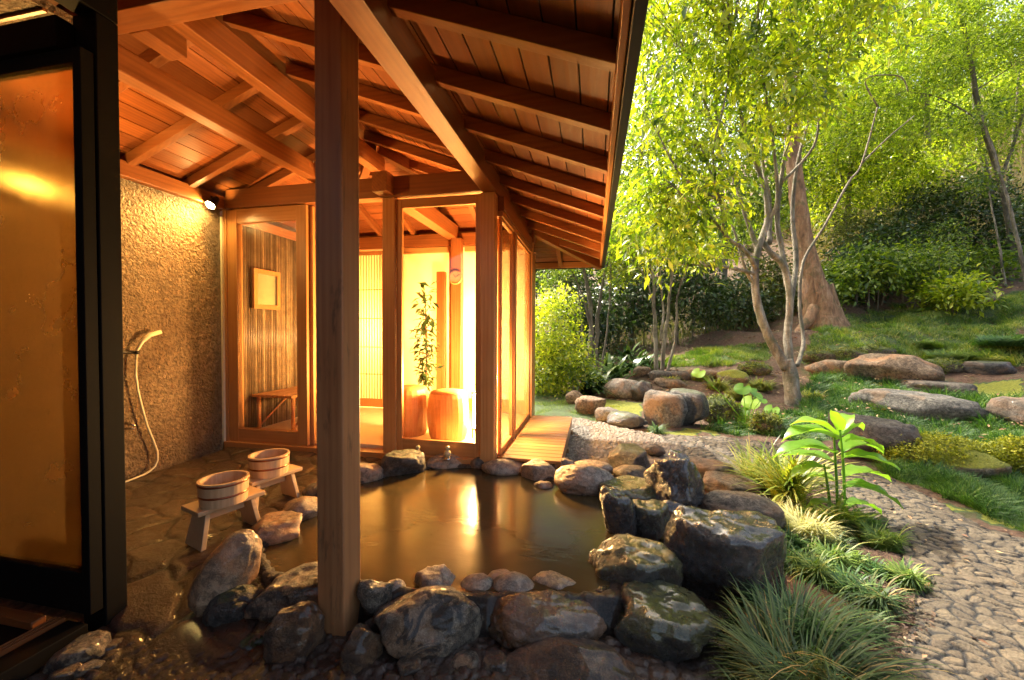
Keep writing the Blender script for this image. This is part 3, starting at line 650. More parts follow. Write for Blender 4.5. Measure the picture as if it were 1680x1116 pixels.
sash(-3.36, -1.957, .060, 2.298, 1.205, .040, .055, .165, 'fog', .045, 'fogged_door', mats=('dark', 'dark'))
P_(-3.43, -3.36, 1.2, 1.3, -.05, 2.30, 'dark_post', 'dark')
# unseen wall added behind the camera to keep daylight off the left side
P_(-4.3, .06, -1.56, -1.51, -.06, 2.25, 'rear_shade_wall', 'stucco', bev=0)

# ------------------------------------------------------------------ deck
dk = empty('wooden_deck', (-.48, 3.9, 0), 'narrow slatted wooden deck beside the glazed room', 'deck')
mb = MB(); y = 3.08
while y < 4.72:
    mb.box((-.712, y, .165), (-.245, y+.085, .19)); y += .092
mb.build('boards', M['deck'], dk, .003)
MB().box((-.275, 3.09, .06), (-.248, 4.72, .162)).build('edge_joist', M['deck'], dk, .002)
MB().box((-.68, 3.09, .06), (-.65, 4.72, .162)).build('edge_joist', M['deck'], dk, .002)
for x in (-.66, -.27):
    for y in (3.2, 3.9, 4.6): MB().box((x-.04, y-.04, -.08), (x+.04, y+.04, .058)).build('leg', M['deck'], dk, .003)

# ------------------------------------------------------------------ room contents
R_ = (0, 0, 0)
def bench():
    t = empty('bamboo_bench', (-3.15, 3.75, .178), 'low pale bench with bamboo legs against the bamboo screen', 'bench')
    mb = MB()
    for i in range(6): mb.box((-3.37+i*.078, 3.36, .53), (-3.37+i*.078+.074, 4.35, .555))
    mb.build('seat', M['frame_y'], t, .003)
    for x in (-3.34, -2.94):
        for y in (3.42, 4.29): MB().tube([(x, y, .18), (x, y, .35), (x, y, .53)], [.02, .018, .02], 10).build('leg', M['frame_z'], t, smooth=True)
        MB().tube([(x, 3.42, .22), (x, 3.85, .5), (x, 4.29, .22)], .011, 8).build('brace', M['frame_y'], t, smooth=True)
bench()
M['pot'] = m_plain('clay_pot', (.16, .07, .03), .5)
def houseplant():
    t = empty('potted_plant', (-1.98, 4.45, .178), 'tall slim potted plant in the glazed room behind the stools', 'plant')
    MB().lathe([(.08, .18), (.10, .20), (.115, .40), (.12, .43), (.10, .43), (.095, .40)], 24, (-1.98, 4.45, 0)).build('pot', M['pot'], t, smooth=True)
    MB().tube([(-1.98, 4.45, .38), (-1.97, 4.45, .9), (-1.99, 4.46, 1.55)], [.014, .011, .006], 8).build('stem', M['pot'], t, smooth=True)
    return t
HP = houseplant()
def mirror():
    t = empty('framed_mirror', (XL+.09, 3.53, 1.4), 'small wooden framed mirror hanging on the bamboo screen', 'mirror')
    x = XL+.075; mb = MB()
    for a, c in (((3.36, 1.42), (3.70, 1.465)), ((3.36, 1.78), (3.70, 1.825)), ((3.36, 1.465), (3.405, 1.78)), ((3.655, 1.465), (3.70, 1.78))): mb.box((x, a[0], a[1]), (x+.03, c[0], c[1]))
    mb.build('frame', M['frame_z'], t, .003); MB().box((x+.002, 3.405, 1.465), (x+.012, 3.655, 1.78)).build('glass', M['mirror'], t)
mirror()
def clock():
    t = empty('wall_clock', (-1.67, YB-.18, 1.84), 'round pale wall clock on the dark inner post', 'clock')
    c = MB(); ring = [(.082, 0), (.09, .006), (.088, .018), (.075, .022), (.073, .012), (.0001, .012)]
    n = 40; vs = [(-1.67+a*math.cos(2*math.pi*k/n), YB-.162-z, 1.86+a*math.sin(2*math.pi*k/n)) for a, z in ring[:4] for k in range(n)]
    c.add(vs, [(i*n+k, i*n+(k+1) % n, (i+1)*n+(k+1) % n, (i+1)*n+k) for i in range(3) for k in range(n)]); c.build('rim', M['frame_z'], t, smooth=True)
    vs = [(-1.67+.076*math.cos(2*math.pi*k/n), YB-.175, 1.86+.076*math.sin(2*math.pi*k/n)) for k in range(n)]
    MB().add(vs, [tuple(range(n))]).build('dial', M['dial'], t)
    mb = MB()
    for ang, L in ((2.1, .045), (.6, .06)): mb.beam((-1.67, YB-.178, 1.86), (-1.67+L*math.cos(ang), YB-.178, 1.86+L*math.sin(ang)), .003, .005)
    for k in range(12): a = k*math.pi/6; mb.beam((-1.67+.062*math.cos(a), YB-.177, 1.86+.062*math.sin(a)), (-1.67+.071*math.cos(a), YB-.177, 1.86+.071*math.sin(a)), .002, .004)
    mb.build('hands', M['black'], t)
clock()
def barrel(x, y, r, h, label):
    t = empty('rattan_stool', (x, y, .178), label, 'stool', 'rattan barrel stools in the room')
    prof = [(r*.82, 0), (r*.9, h*.1), (r, h*.4), (r, h*.6), (r*.93, h*.88), (r*.86, h*.97)]; mb = MB()
    n = 44; vs = [((a*(1+.012*(k % 2)))*math.cos(2*math.pi*k/n)+x, (a*(1+.012*(k % 2)))*math.sin(2*math.pi*k/n)+y, .18+z) for a, z in prof for k in range(n)]
    mb.add(vs, [(i*n+k, i*n+(k+1) % n, (i+1)*n+(k+1) % n, (i+1)*n+k) for i in range(len(prof)-1) for k in range(n)]); mb.build('body', M['rattan'], t)
    MB().lathe([(r*.87, h*.97), (r*.84, h), (r*.5, h*1.03), (.001, h*1.035)], 40, (x, y, .18)).build('seat', M['rattan'], t, smooth=True)
barrel(-1.355, 3.56, .195, .45, 'rattan barrel stool nearer the corner, beside the glowing lantern'); barrel(-1.80, 3.66, .195, .46, 'rattan barrel stool half hidden behind the door frame')
def lantern():
    t = empty('floor_lantern', (-1.04, 3.72, .178), 'glowing square paper floor lantern in the glazed room', 'lamp')
    x0, x1, y0, y1 = -1.14, -.94, 3.62, 3.82
    MB().box((x0+.012, y0+.012, .27), (x1-.012, y1-.012, .60)).build('paper_shade', M['glow'], t)
    mb = MB()
    for x in (x0, x1-.012):
        for y in (y0, y1-.012): mb.box((x, y, .18), (x+.012, y+.012, .62))
    for z in (.255, .608):
        mb.box((x0+.013, y0, z), (x1-.013, y0+.012, z+.012)); mb.box((x0+.013, y1-.012, z), (x1-.013, y1, z+.012)); mb.box((x0, y0+.013, z), (x0+.012, y1-.013, z+.012)); mb.box((x1-.012, y0+.013, z), (x1, y1-.013, z+.012))
    mb.build('frame', M['frame_z'], t)
    l = bpy.data.lights.new('lantern_light', 'POINT'); l.energy = 135; l.color = (1, .54, .17); l.shadow_soft_size = .12
    o = bpy.data.objects.new('lantern_light', l); link(o); o.location = (-1.04, 3.72, .74)
lantern()
def spot(name, p, d, energy, label, size=75):
    p = Vector(p); d = Vector(d).normalized(); t = empty(name, p, label, 'lamp', 'black spotlights on the wall plate')
    MB().tube([p-d*.07, p-d*.02, p+d*.035], [.022, .036, .040], 20, cap=False).build('housing', M['black'], t, smooth=True)
    MB().lathe([(.001, -.034), (.02, -.028), (.032, -.010), (.032, .010), (.02, .028), (.001, .034)], 16, tuple(p+d*.022)).build('bulb', M['bulb'], t, smooth=True)
    MB().tube([p-d*.05, p-d*.05+Vector((-.05, 0, .03))], .010, 8).build('bracket', M['black'], t)
    l = bpy.data.lights.new(name+'_light', 'SPOT'); l.energy = energy; l.color = (1, .45, .085); l.spot_size = math.radians(size); l.spot_blend = .8; l.shadow_soft_size = .035
    o = bpy.data.objects.new(name+'_light', l); link(o); o.location = p+d*.05; o.rotation_euler = d.to_track_quat('-Z', 'Y').to_euler()
spot('wall_spotlight', (-3.33, 2.93, 2.33), (-.02, -.5, -.62), 34, 'black spotlight on the wall plate in the corner by the left window', 120)
spot('wall_spotlight', (-3.30, 1.72, 2.03), (.62, .25, .50), 19, 'lit spotlight seen as a blur through the fogged door', 130)

# ------------------------------------------------------------------ bath stools and buckets
def stool(cx, cy, rot, zf, label):
    t = empty('bath_stool', (0, 0, 0), label, 'stool', 'low wooden bath stools')
    L, Wd, h = .33, .185, .205
    MB().box((-Wd/2, -L/2, h-.024), (Wd/2, L/2, h)).build('seat', M['stool'], t, .004)
    for s in (-1, 1):
        mb = MB(); y0, y1 = s*(L/2-.045), s*(L/2-.012); w0, w1 = Wd*.36, Wd*.47; th = .024*s
        vs = [(-w1, y1, 0), (w1, y1, 0), (w1, y1-th, 0), (-w1, y1-th, 0), (-w0, y0, h-.0245), (w0, y0, h-.0245), (w0, y0-th, h-.0245), (-w0, y0-th, h-.0245)]
        mb.add(vs, [(0, 3, 2, 1), (4, 5, 6, 7), (0, 1, 5, 4), (1, 2, 6, 5), (2, 3, 7, 6), (3, 0, 4, 7)]); mb.build('leg', M['stool'], t, .003)
    MB().box((-.012, -L/2+.072, h-.085), (.012, L/2-.072, h-.045)).build('stretcher', M['stool'], t, .002)
    t.location = (cx, cy, zf); t.rotation_euler = (0, 0, rot); return t
def bucket(cx, cy, z, rot, label):
    t = empty('wooden_bucket', (0, 0, 0), label, 'bucket', 'wooden bath buckets')
    r, h = .116, .126; n = 60
    def rr(z, k): return (r*.93+r*.07*z/h)*(1-.006*(1 if k % 5 == 0 else 0))
    zs = [0, .001, .03, .06, .09, h-.002, h]
    mb = MB(); vs = [(rr(z_, k)*math.cos(2*math.pi*k/n), rr(z_, k)*math.sin(2*math.pi*k/n), z_) for z_ in zs for k in range(n)]
    m = len(zs); vs += [((r-.013)*math.cos(2*math.pi*k/n), (r-.013)*math.sin(2*math.pi*k/n), z_) for z_ in (h, .022) for k in range(n)]; m += 2
    fs = [(i*n+k, i*n+(k+1) % n, (i+1)*n+(k+1) % n, (i+1)*n+k) for i in range(m-1) for k in range(n)]; mb.add(vs, fs+[tuple(range(n))[::-1], tuple(range((m-1)*n, m*n))], .2)
    mb.build('staves', M['bucketw'], t)
    for zz in (.052, h-.014): MB().lathe([(rr(zz, 1)-.002, zz-.006), (rr(zz, 1)+.0022, zz-.005), (rr(zz, 1)+.0026, zz+.005), (rr(zz, 1)-.002, zz+.006)], 60).build('hoop', M['copper'], t, smooth=True)
    t.location = (cx, cy, z); t.rotation_euler = (0, 0, rot)
M['bucketw'] = m_wood('bucket_wood', (.50, .30, .14), (.74, .52, .29), 'z', .4, .9, coat=.2)
def flz(x, y): return float(fz(np.array(x), np.array(y)))+.012
zs1, zs2 = flz(-1.98, 1.80), flz(-2.06, 2.19)
stool(-1.985, 1.80, -.30, zs1, 'low wooden bath stool nearer the leaning boulder')
stool(-2.06, 2.19, -.28, zs2, 'low wooden bath stool farther from the black door post')
bucket(-1.952, 1.765, zs1+.206, .4, 'wooden bucket on the nearer bath stool')
bucket(-2.05, 2.175, zs2+.206, 1.4, 'wooden bucket on the farther bath stool')

# shower
t = empty('hand_shower', (-3.39, 2.36, 1.0), 'cream hand shower hanging from a wall bracket with a looping hose', 'shower')
hp = [(2.343, .976), (2.340, .86), (2.352, .745), (2.380, .60), (2.415, .451), (2.455, .33), (2.481, .242), (2.482, .17), (2.462, .126), (2.425, .10), (2.376, .088), (2.275, .080), (2.1, .078)]
MB().tube([(-3.375+.0*i, y, z) for i, (y, z) in enumerate(hp)], .0075, 10).build('hose', M['hose'], t, smooth=True)
MB().tube([(-3.375, 2.343, .976), (-3.375, 2.352, 1.045), (-3.372, 2.385, 1.11), (-3.365, 2.433, 1.16), (-3.355, 2.505, 1.185)], [.008, .009, .013, .017, .016], 12).build('shower_head', M['hose'], t, smooth=True)
MB().tube([(-3.43, 2.346, 1.03), (-3.36, 2.346, 1.03)], .014, 10).tube([(-3.385, 2.20, 1.038), (-3.385, 2.35, 1.032)], .012, 10).build('bracket', M['black'], t, smooth=True)
t = empty('wall_tap', (-3.40, 2.29, .46), 'small metal tap on the stucco wall below the shower bracket', 'tap')
MB().tube([(-3.43, 2.30, .50), (-3.37, 2.30, .50), (-3.35, 2.31, .485)], .009, 8).build('spout', M['chrome'], t, smooth=True)
MB().tube([(-3.43, 2.30, .46), (-3.375, 2.33, .46)], .008, 8).build('handle', M['chrome'], t, smooth=True)
# two little ornaments on the rim
def ornament(x, y, z, label):
    t = empty('ornament', (x, y, z), label, 'ornament', 'small stacked ornaments')
    MB().lathe([(.001, 0), (.028, 0), (.030, .008), (.024, .016), (.014, .022)], 20, (x, y, z)).build('base', M['chrome'], t, smooth=True)
    MB().lathe([(.012, .022), (.026, .036), (.030, .052), (.022, .068), (.010, .076), (.017, .086), (.019, .097), (.012, .108), (.001, .112)], 20, (x, y, z)).build('body', M['orn'], t, smooth=True)
M['orn'] = m_plain('ornament_glass', (.75, .6, .3), .12, Transmission_Weight=.4)
ornament(-1.43, 3.055, .138, 'small gold ornament at the door sill left of the flat rim stone'); ornament(-1.155, 3.02, .16, 'small gold ornament standing on the flat rim stone')

# ------------------------------------------------------------------ rocks
_ico = {}
def ico(n):
    if n not in _ico:
        bm = bmesh.new(); bmesh.ops.create_icosphere(bm, subdivisions=n, radius=1)
        _ico[n] = (np.array([v.co[:] for v in bm.verts]), np.array([[v.index for v in f.verts] for f in bm.faces])); bm.free()
    return _ico[n]
def rock(label, kind, c, dims, rot=0.0, tilt=(0, 0), shape='round', seed=0, sub=4, cat='rock', group=None, name='rock'):
    """c centre, dims full sizes (side, deep, high); rot about z"""
    r_ = np.random.default_rng(seed*77+5); N, Fc = ico(sub)
    k, lo, pw, na = {'round': (12, .80, 18, .10), 'ang': (11, .50, 60, .10), 'flat': (12, .72, 26, .10), 'smooth': (7, .88, 11, .06), 'crag': (20, .55, 40, .17)}[shape]
    D = r_.normal(size=(k, 3)); D /= np.linalg.norm(D, axis=1)[:, None]; hh = r_.uniform(lo, 1.0, k)
    if shape in ('flat', 'ang'): D[0] = (.05, -.08, 1); hh[0] = .62; D[1] = (0, .1, -1); hh[1] = .8
    dd = np.maximum(N@D.T, 0)/hh[None]
    rad = 1/((np.sum(dd**pw, 1)+.95**pw)**(1/pw))
    V = N*rad[:, None]; o = r_.uniform(0, 50, 3)
    n1 = np.array([mn.fractal(Vector(p*1.9+o), 1.0, 2.1, 5 if shape in ('ang', 'crag') else 3) for p in V])
    n2 = np.array([mn.ridged_multi_fractal(Vector(p*2.6+o), .9, 2.2, 3, .9, 2.0) for p in V]) if shape in ('ang', 'crag') else 0
    n3 = np.array([mn.fractal(Vector(p*7+o), .8, 2.1, 4) for p in V])
    V = V*(1+na*n1+.022*n3 - (.045*n2 if shape in ('ang', 'crag') else 0))[:, None]
    V -= (V.max(0)+V.min(0))/2; V /= (V.max(0)-V.min(0))
    V = V*np.array(dims)[None]
    me = bpy.data.meshes.new(name); me.from_pydata([tuple(x) for x in V], [], [tuple(f) for f in Fc]); me.materials.append(STN[kind])
    me.polygons.foreach_set('use_smooth', [True]*len(me.polygons))
    o = bpy.data.objects.new(name, me); link(o); o.location = tuple(c); o.rotation_euler = (tilt[0], tilt[1], rot)
    return meta(o, label, cat, group)
rim = 'stones round the hot bath'
def rk(label, kind, u0, v0, u1, v1, zb_, deep=.8, shape='round', tilt=(0, 0), sub=4, dr=0.0, top=None, group=None):
    """box in the photo; zb_ = height of the rock's foot (None: on the ground)"""
    uc = (u0+u1)/2
    if zb_ is None: g, d = ground(uc, v1); zb_ = g[2]-.0
    else: r = ray(uc, v1); d = (zb_-CH)/r[2]
    w = (u1-u0)/FPX*d; dp = w*deep; dc = d+dp*.38
    w = (u1-u0)/FPX*dc*(1.03 if zb_ < .2 and group == rim else 1.0)
    p = at(uc, v1, dc); pt = at(uc, v0, dc+dp*.12); z1 = pt[2]; sink = .12*(z1-zb_)+.01
    rot = math.atan2(ray(uc, 558)[1], ray(uc, 558)[0])-math.pi/2
    c = (p[0], p[1], (z1+zb_-sink)/2)
    return rock(label, kind, c, (w, dp, max(.02, z1-zb_+sink)), rot+dr, tilt, shape, int(u0*3+v0), sub, group=group)
rim = 'stones round the hot bath'
RK = [
 ('tall smooth tan boulder leaning beside the nearer bath stool', 'tan', 334, 866, 418, 1010, .0, .8, 'smooth', (0, .42)),
 ('flat tan slab on the bath rim behind the tall leaning boulder', 'tan', 408, 846, 490, 902, .06, .9, 'flat'),
 ('dark low boulder at the foot of the tall leaning boulder', 'dark', 345, 955, 436, 1045, -.05, .8, 'round'),
 ('long pale boulder on the rim behind the front pillar', 'mottle', 420, 930, 575, 1020, .0, .6, 'round'),
 ('brown boulder left of the pillar foot', 'rust', 442, 985, 530, 1096, -.06, .7, 'round'),
 ('greyish block directly under the pillar foot', 'mottle', 448, 1056, 566, 1150, -.16, .8, 'ang'),
 ('upright rusty stone right of the pillar foot', 'rust', 560, 1022, 627, 1112, -.06, .8, 'crag'),
 ('grey angular stone touching the right face of the pillar', 'mottle', 588, 942, 650, 1022, .0, .8, 'ang'),
 ('small pale stone peeking out beside the grey angular stone', 'pale', 628, 948, 668, 990, .05, .8, 'round'),
 ('big mottled boulder with dark stains in the front of the rim', 'mottle', 618, 956, 796, 1088, -.06, .62, 'round'),
 ('pale peaked stone behind the big mottled boulder', 'pale', 680, 932, 748, 985, .05, .8, 'ang'),
 ('pale rounded stone in the water edge right of the peaked stone', 'pale', 755, 940, 810, 988, .04, .8, 'smooth'),
 ('tiny pale stone behind the egg-shaped pale stone', 'pale', 800, 934, 842, 962, .07, .8, 'smooth'),
 ('egg-shaped pale stone with reddish flecks on the front rim', 'pale', 808, 938, 877, 990, .04, .8, 'smooth'),
 ('yellowish rounded stone at the front right of the pool', 'tan', 866, 937, 958, 995, .02, .8, 'round'),
 ('long smooth wet brown boulder lying across the front rim', 'wetbrown', 795, 970, 990, 1080, -.05, .5, 'round'),
 ('large orange-brown boulder cut by the bottom of the picture', 'rust', 825, 1040, 1052, 1200, -.16, .6, 'round'),
 ('small dark wet stone between the long brown boulder and the mossy slab', 'wet', 965, 958, 1025, 1020, -.02, .8, 'ang'),
 ('mossy flat-topped wet boulder at the right edge of the pool', 'wetmoss', 972, 886, 1112, 1005, -.02, .75, 'flat'),
 ('green mossy sloping rock with a rusty left edge', 'wetmoss', 998, 968, 1170, 1105, -.08, .75, 'ang'),
 ('small rusty stone below the green mossy sloping rock', 'rust', 1036, 1072, 1090, 1118, -.07, .8, 'crag'),
 ('rusty stone in the bottom edge below the green sloping rock', 'rust', 1048, 1096, 1130, 1160, -.12, .8, 'crag'),
 ('largest dark wet boulder with a shiny flat top', 'wet', 1092, 832, 1272, 1015, -.04, .75, 'ang'),
 ('upright black wet stone at the right edge of the water', 'wet', 984, 798, 1042, 905, .0, .8, 'ang'),
 ('green-topped black wet stone beside the upright one', 'wetmoss', 1032, 820, 1098, 898, .02, .8, 'ang'),
 ('thin greenish slab jutting over the water', 'wetmoss', 980, 786, 1082, 828, .09, .8, 'flat'),
 ('pale pinkish slab sloping into the far right corner of the water', 'pale', 910, 760, 1006, 818, .07, .6, 'smooth'),
 ('pale flat stone behind the pinkish slab', 'pale', 940, 754, 1006, 786, .07, .8, 'smooth'),
 ('light brown stone right of the pinkish slab', 'brown', 1006, 764, 1068, 796, .08, .8, 'round'),
 ('dark crag with a flat brown top by the gravel', 'dark', 998, 730, 1064, 778, .03, .8, 'flat'),
 ('large streaked wet boulder with bright glints', 'wet', 1058, 746, 1152, 856, .02, .7, 'crag'),
 ('dark split stone under the streaked wet boulder', 'wet', 1080, 818, 1138, 865, .03, .8, 'crag'),
 ('smooth brown boulder above the largest dark boulder', 'brown', 1150, 803, 1274, 878, .0, .7, 'smooth'),
 ('flat brown stone behind the smooth brown boulder', 'brown', 1152, 780, 1240, 815, .0, .7, 'flat'),
 ('flat brown stone nearest the path behind the rim', 'brown', 1120, 754, 1200, 790, .0, .7, 'flat'),
 ('pale stone on the far rim next to the pillar', 'pale', 570, 757, 627, 800, .05, .8, 'round'),
 ('dark grey ridge-backed stone on the far rim', 'dark', 616, 738, 697, 790, .05, .6, 'ang'),
 ('flat pale rim stone under the glass door', 'pale', 697, 743, 771, 774, .06, .6, 'round'),
 ('small dark stone in the water before the corner post', 'brown', 770, 748, 804, 772, .07, .8, 'round'),
 ('oval pale stone in front of the corner post', 'pale', 791, 752, 860, 785, .06, .6, 'smooth'),
 ('reddish tapering stone in front of the deck', 'pale', 855, 754, 914, 794, .06, .7, 'ang'),
 ('small pale stone at the right corner of the deck', 'pale', 904, 749, 944, 780, .07, .8, 'round'),
 ('reddish stone on the left rim just behind the pillar', 'tan', 468, 812, 530, 862, .06, .9, 'round'),
 ('dark stone closing the left rim behind the reddish stone', 'brown', 500, 788, 560, 820, .06, .8, 'round'),
 ('low brown stone at the left rim hidden behind the pillar', 'brown', 530, 770, 590, 805, .06, .8, 'round'),
]
FILL = [('wet', 1060, 798, 1096, 832, .06, 'black wedge between the thin slab and the streaked wet boulder'), ('wet', 966, 905, 1002, 940, .05, 'black stone at the waterline left of the mossy flat-topped boulder'), ('rust', 950, 985, 984, 1014, .02, 'little rusty stone at the right end of the long brown boulder'),
 ('wet', 1108, 1000, 1156, 1046, -.04, 'black stone wedged under the largest dark boulder'), ('wet', 1160, 1010, 1225, 1064, -.05, 'black stone in front of the largest dark boulder by the grass'), ('wetmoss', 1076, 862, 1110, 892, .04, 'small mossy stone touching the left of the largest dark boulder'), ('wetbrown', 1038, 886, 1078, 912, .06, 'small wet brown stone behind the mossy flat-topped boulder'),
 ('mottle', 778, 985, 812, 1024, .0, 'mottled stone between the big mottled and the long brown boulders'), ('mottle', 598, 1008, 634, 1046, -.02, 'dark stone tucked between the rusty upright stone and the big mottled boulder'), ('rust', 652, 1078, 700, 1120, -.06, 'small rusty stone in front of the big mottled boulder'), ('mottle', 738, 1070, 792, 1112, -.06, 'flat mottled stone below the right side of the big mottled boulder'),
 ('rust', 788, 1072, 838, 1116, -.06, 'rusty stone left of the large orange-brown boulder'), ('dark', 396, 1034, 444, 1078, -.06, 'dark stone in front of the low dark boulder'), ('rust', 336, 1030, 384, 1062, -.05, 'flat rusty stone left of the dark front stone'), ('dark', 292, 1004, 336, 1040, -.04, 'dark stone at the foot of the tall tan boulder'), ('wet', 1120, 860, 1150, 884, .06, 'small black stone behind the largest dark boulder'),
 ('wet', 1096, 740, 1128, 764, .06, 'dark stone behind the streaked wet boulder'), ('brown', 1058, 728, 1090, 748, .04, 'small brown stone at the gravel edge right of the crag'), ('pale', 876, 788, 906, 806, .07, 'tiny pale stone in the water by the deck corner'), ('wetbrown', 1230, 860, 1280, 900, .0, 'wet brown stone at the right foot of the smooth brown boulder'), ('brown', 1196, 770, 1230, 788, .0, 'small brown stone near the path behind the flat ones')]
for kd, a, b_, c_, d_, z_, lb in FILL: rk(lb, kd, a, b_, c_, d_, z_, .8, 'ang' if kd in ('wet', 'wetmoss', 'rust') else 'round', group=rim)
for a in RK: rk(*a, sub=5 if a[4]-a[2] > 70 else 4, group=rim)
RK2 = [
 ('big orange-brown flat-topped boulder in the green bed', 'orange', 1402, 580, 1522, 632, .6, 'ang'),
 ('long grey slab lying in the dark green bed', 'grey', 1402, 641, 1572, 692, .45, 'ang'),
 ('grey split boulder at the back edge of the path', 'grey', 1056, 640, 1125, 702, .8, 'ang'),
 ('darker mossy boulder joined to the grey split one', 'dark', 1098, 638, 1160, 701, .8, 'ang'),
 ('squat mossy boulder left of the round leaves', 'mossy', 1156, 652, 1210, 698, .8, 'round'),
 ('small round mossy stone under the round leaves', 'mossy', 1234, 680, 1278, 714, .8, 'round'),
 ('pale sloping rock above the yellow moss', 'pale', 990, 620, 1052, 656, .7, 'ang'),
 ('dark broken rock right of the pale sloping one', 'dark', 1034, 624, 1072, 660, .8, 'crag'),
 ('orange-pink rock between the lawn and the gravel', 'orange', 943, 650, 994, 682, .7, 'ang'),
 ('small pink rock on the little lawn', 'orange', 928, 640, 960, 664, .7, 'round'),
 ('small grey stone right of the orange-pink rock', 'grey', 976, 668, 1022, 694, .7, 'ang'),
 ('dark stone in front of the yellow moss', 'dark', 996, 674, 1062, 706, .7, 'crag'),
 ('low wall stone left of three by the bank', 'brown', 1064, 608, 1100, 626, .7, 'flat'),
 ('low wall stone right of three by the bank', 'brown', 1098, 608, 1132, 624, .7, 'flat'),
 ('low wall stone beneath the other two by the bank', 'orange', 1074, 620, 1126, 638, .7, 'flat'),
 ('brown triangular rock behind the broad-leaved plant', 'brown', 1372, 680, 1490, 765, .6, 'ang'),
 ('broad rock patched with yellow moss by the path', 'ymoss', 1455, 718, 1612, 782, .55, 'round'),
 ('yellow mossy rock cut by the right edge', 'ymoss', 1636, 724, 1740, 790, .7, 'round'),
 ('grey-brown rock at the right edge above the mossy ones', 'brown', 1640, 652, 1730, 708, .7, 'ang'),
 ('small white stone at the right edge', 'white', 1640, 674, 1668, 702, .7, 'crag'),
 ('flat reddish rock between the slab and the moss', 'brown', 1488, 624, 1580, 648, .5, 'flat'),
 ('low mossy ledge right of the orange-brown boulder', 'mossy', 1522, 590, 1580, 616, .5, 'ang'),
 ('long grey ledge near the right edge', 'dark', 1590, 592, 1650, 618, .5, 'flat'),
 ('dark mossy rock on the bank left of the ledges', 'mossy', 1372, 572, 1418, 594, .6, 'ang'),
 ('mossy rock on the bank behind the orange-brown boulder', 'mossy', 1416, 568, 1462, 592, .6, 'flat'),
 ('reddish rock right of the many-stemmed trunk', 'orange', 1326, 590, 1392, 618, .6, 'ang'),
 ('mossy rock at the bank right behind the trunk', 'mossy', 1322, 574, 1370, 598, .6, 'round'),
 ('mossy rock left of the many-stemmed trunk', 'mossy', 1216, 596, 1262, 618, .6, 'round'),
 ('yellow-topped stone in the grasses left of the trunk', 'ymoss', 1178, 606, 1226, 630, .6, 'round'),
 ('pale rock above the low wall stones', 'orange', 1128, 606, 1180, 624, .6, 'flat'),
 ('orange rock under the strap-leaved plants', 'orange', 1032, 600, 1068, 620, .7, 'ang'),
 ('rounded yellow rock far up the slope at the right', 'orange', 1594, 484, 1634, 502, .6, 'round'),
 ('small brown rock on the dark slope', 'brown', 1492, 494, 1524, 510, .6, 'round'),
]
for i, (lb, kd, a, b_, c_, d_, dp, sh) in enumerate(RK2): rk(lb, kd, a, b_, c_, d_, None, dp, sh, sub=4 if c_-a > 90 else 3, group='garden rocks')
MOSSROCKS = [o for o in COL.objects if o.get('group') == 'garden rocks' and ('yellow moss by' in o['label'] or 'yellow mossy' in o['label'])]
RK3 = [('flat grey stone beside the dark door sill', 'mottle', 92, 1046, 172, 1110), ('pointed reddish stone right of the flat grey one by the sill', 'rust', 160, 1050, 204, 1082), ('round yellowish stone at the bottom by the dark sill', 'mottle', 130, 1086, 168, 1116), ('small brown stone in the bottom left corner', 'rust', 88, 1092, 130, 1130)]
for lb, kd, a, b_, c_, d_ in RK3: rk(lb, kd, a, b_, c_, d_, -.06, .6, 'flat', group='stones by the dark sill')

# ------------------------------------------------------------------ foliage machinery
def unit(v): return v/np.maximum(np.linalg.norm(v, axis=-1, keepdims=True), 1e-9)
def leaf_arrays(C, Dr, Nr, L, Wd, fold=.25, droop=.0):
    """C base points, Dr direction, Nr normal; returns V,F : 5-vert leaf (2 quads as 3 quads)"""
    S_ = unit(np.cross(Dr, Nr)); Nn = unit(np.cross(S_, Dr)); L = L[:, None]; Wd = Wd[:, None]
    p0 = C; p1 = C+Dr*L*.5 + S_*Wd*.5 + Nn*Wd*fold; p2 = C+Dr*L-Nn*L*droop; p3 = C+Dr*L*.5 - S_*Wd*.5 + Nn*Wd*fold; pm = C+Dr*L*.5
    V = np.stack([p0, p1, p2, p3, pm], 1).reshape(-1, 3); n = len(C); k = np.arange(n)[:, None]*5
    F = np.concatenate([k+np.array([[0, 1, 2, 4]]), k+np.array([[0, 4, 2, 3]])], 0)
    return V, F
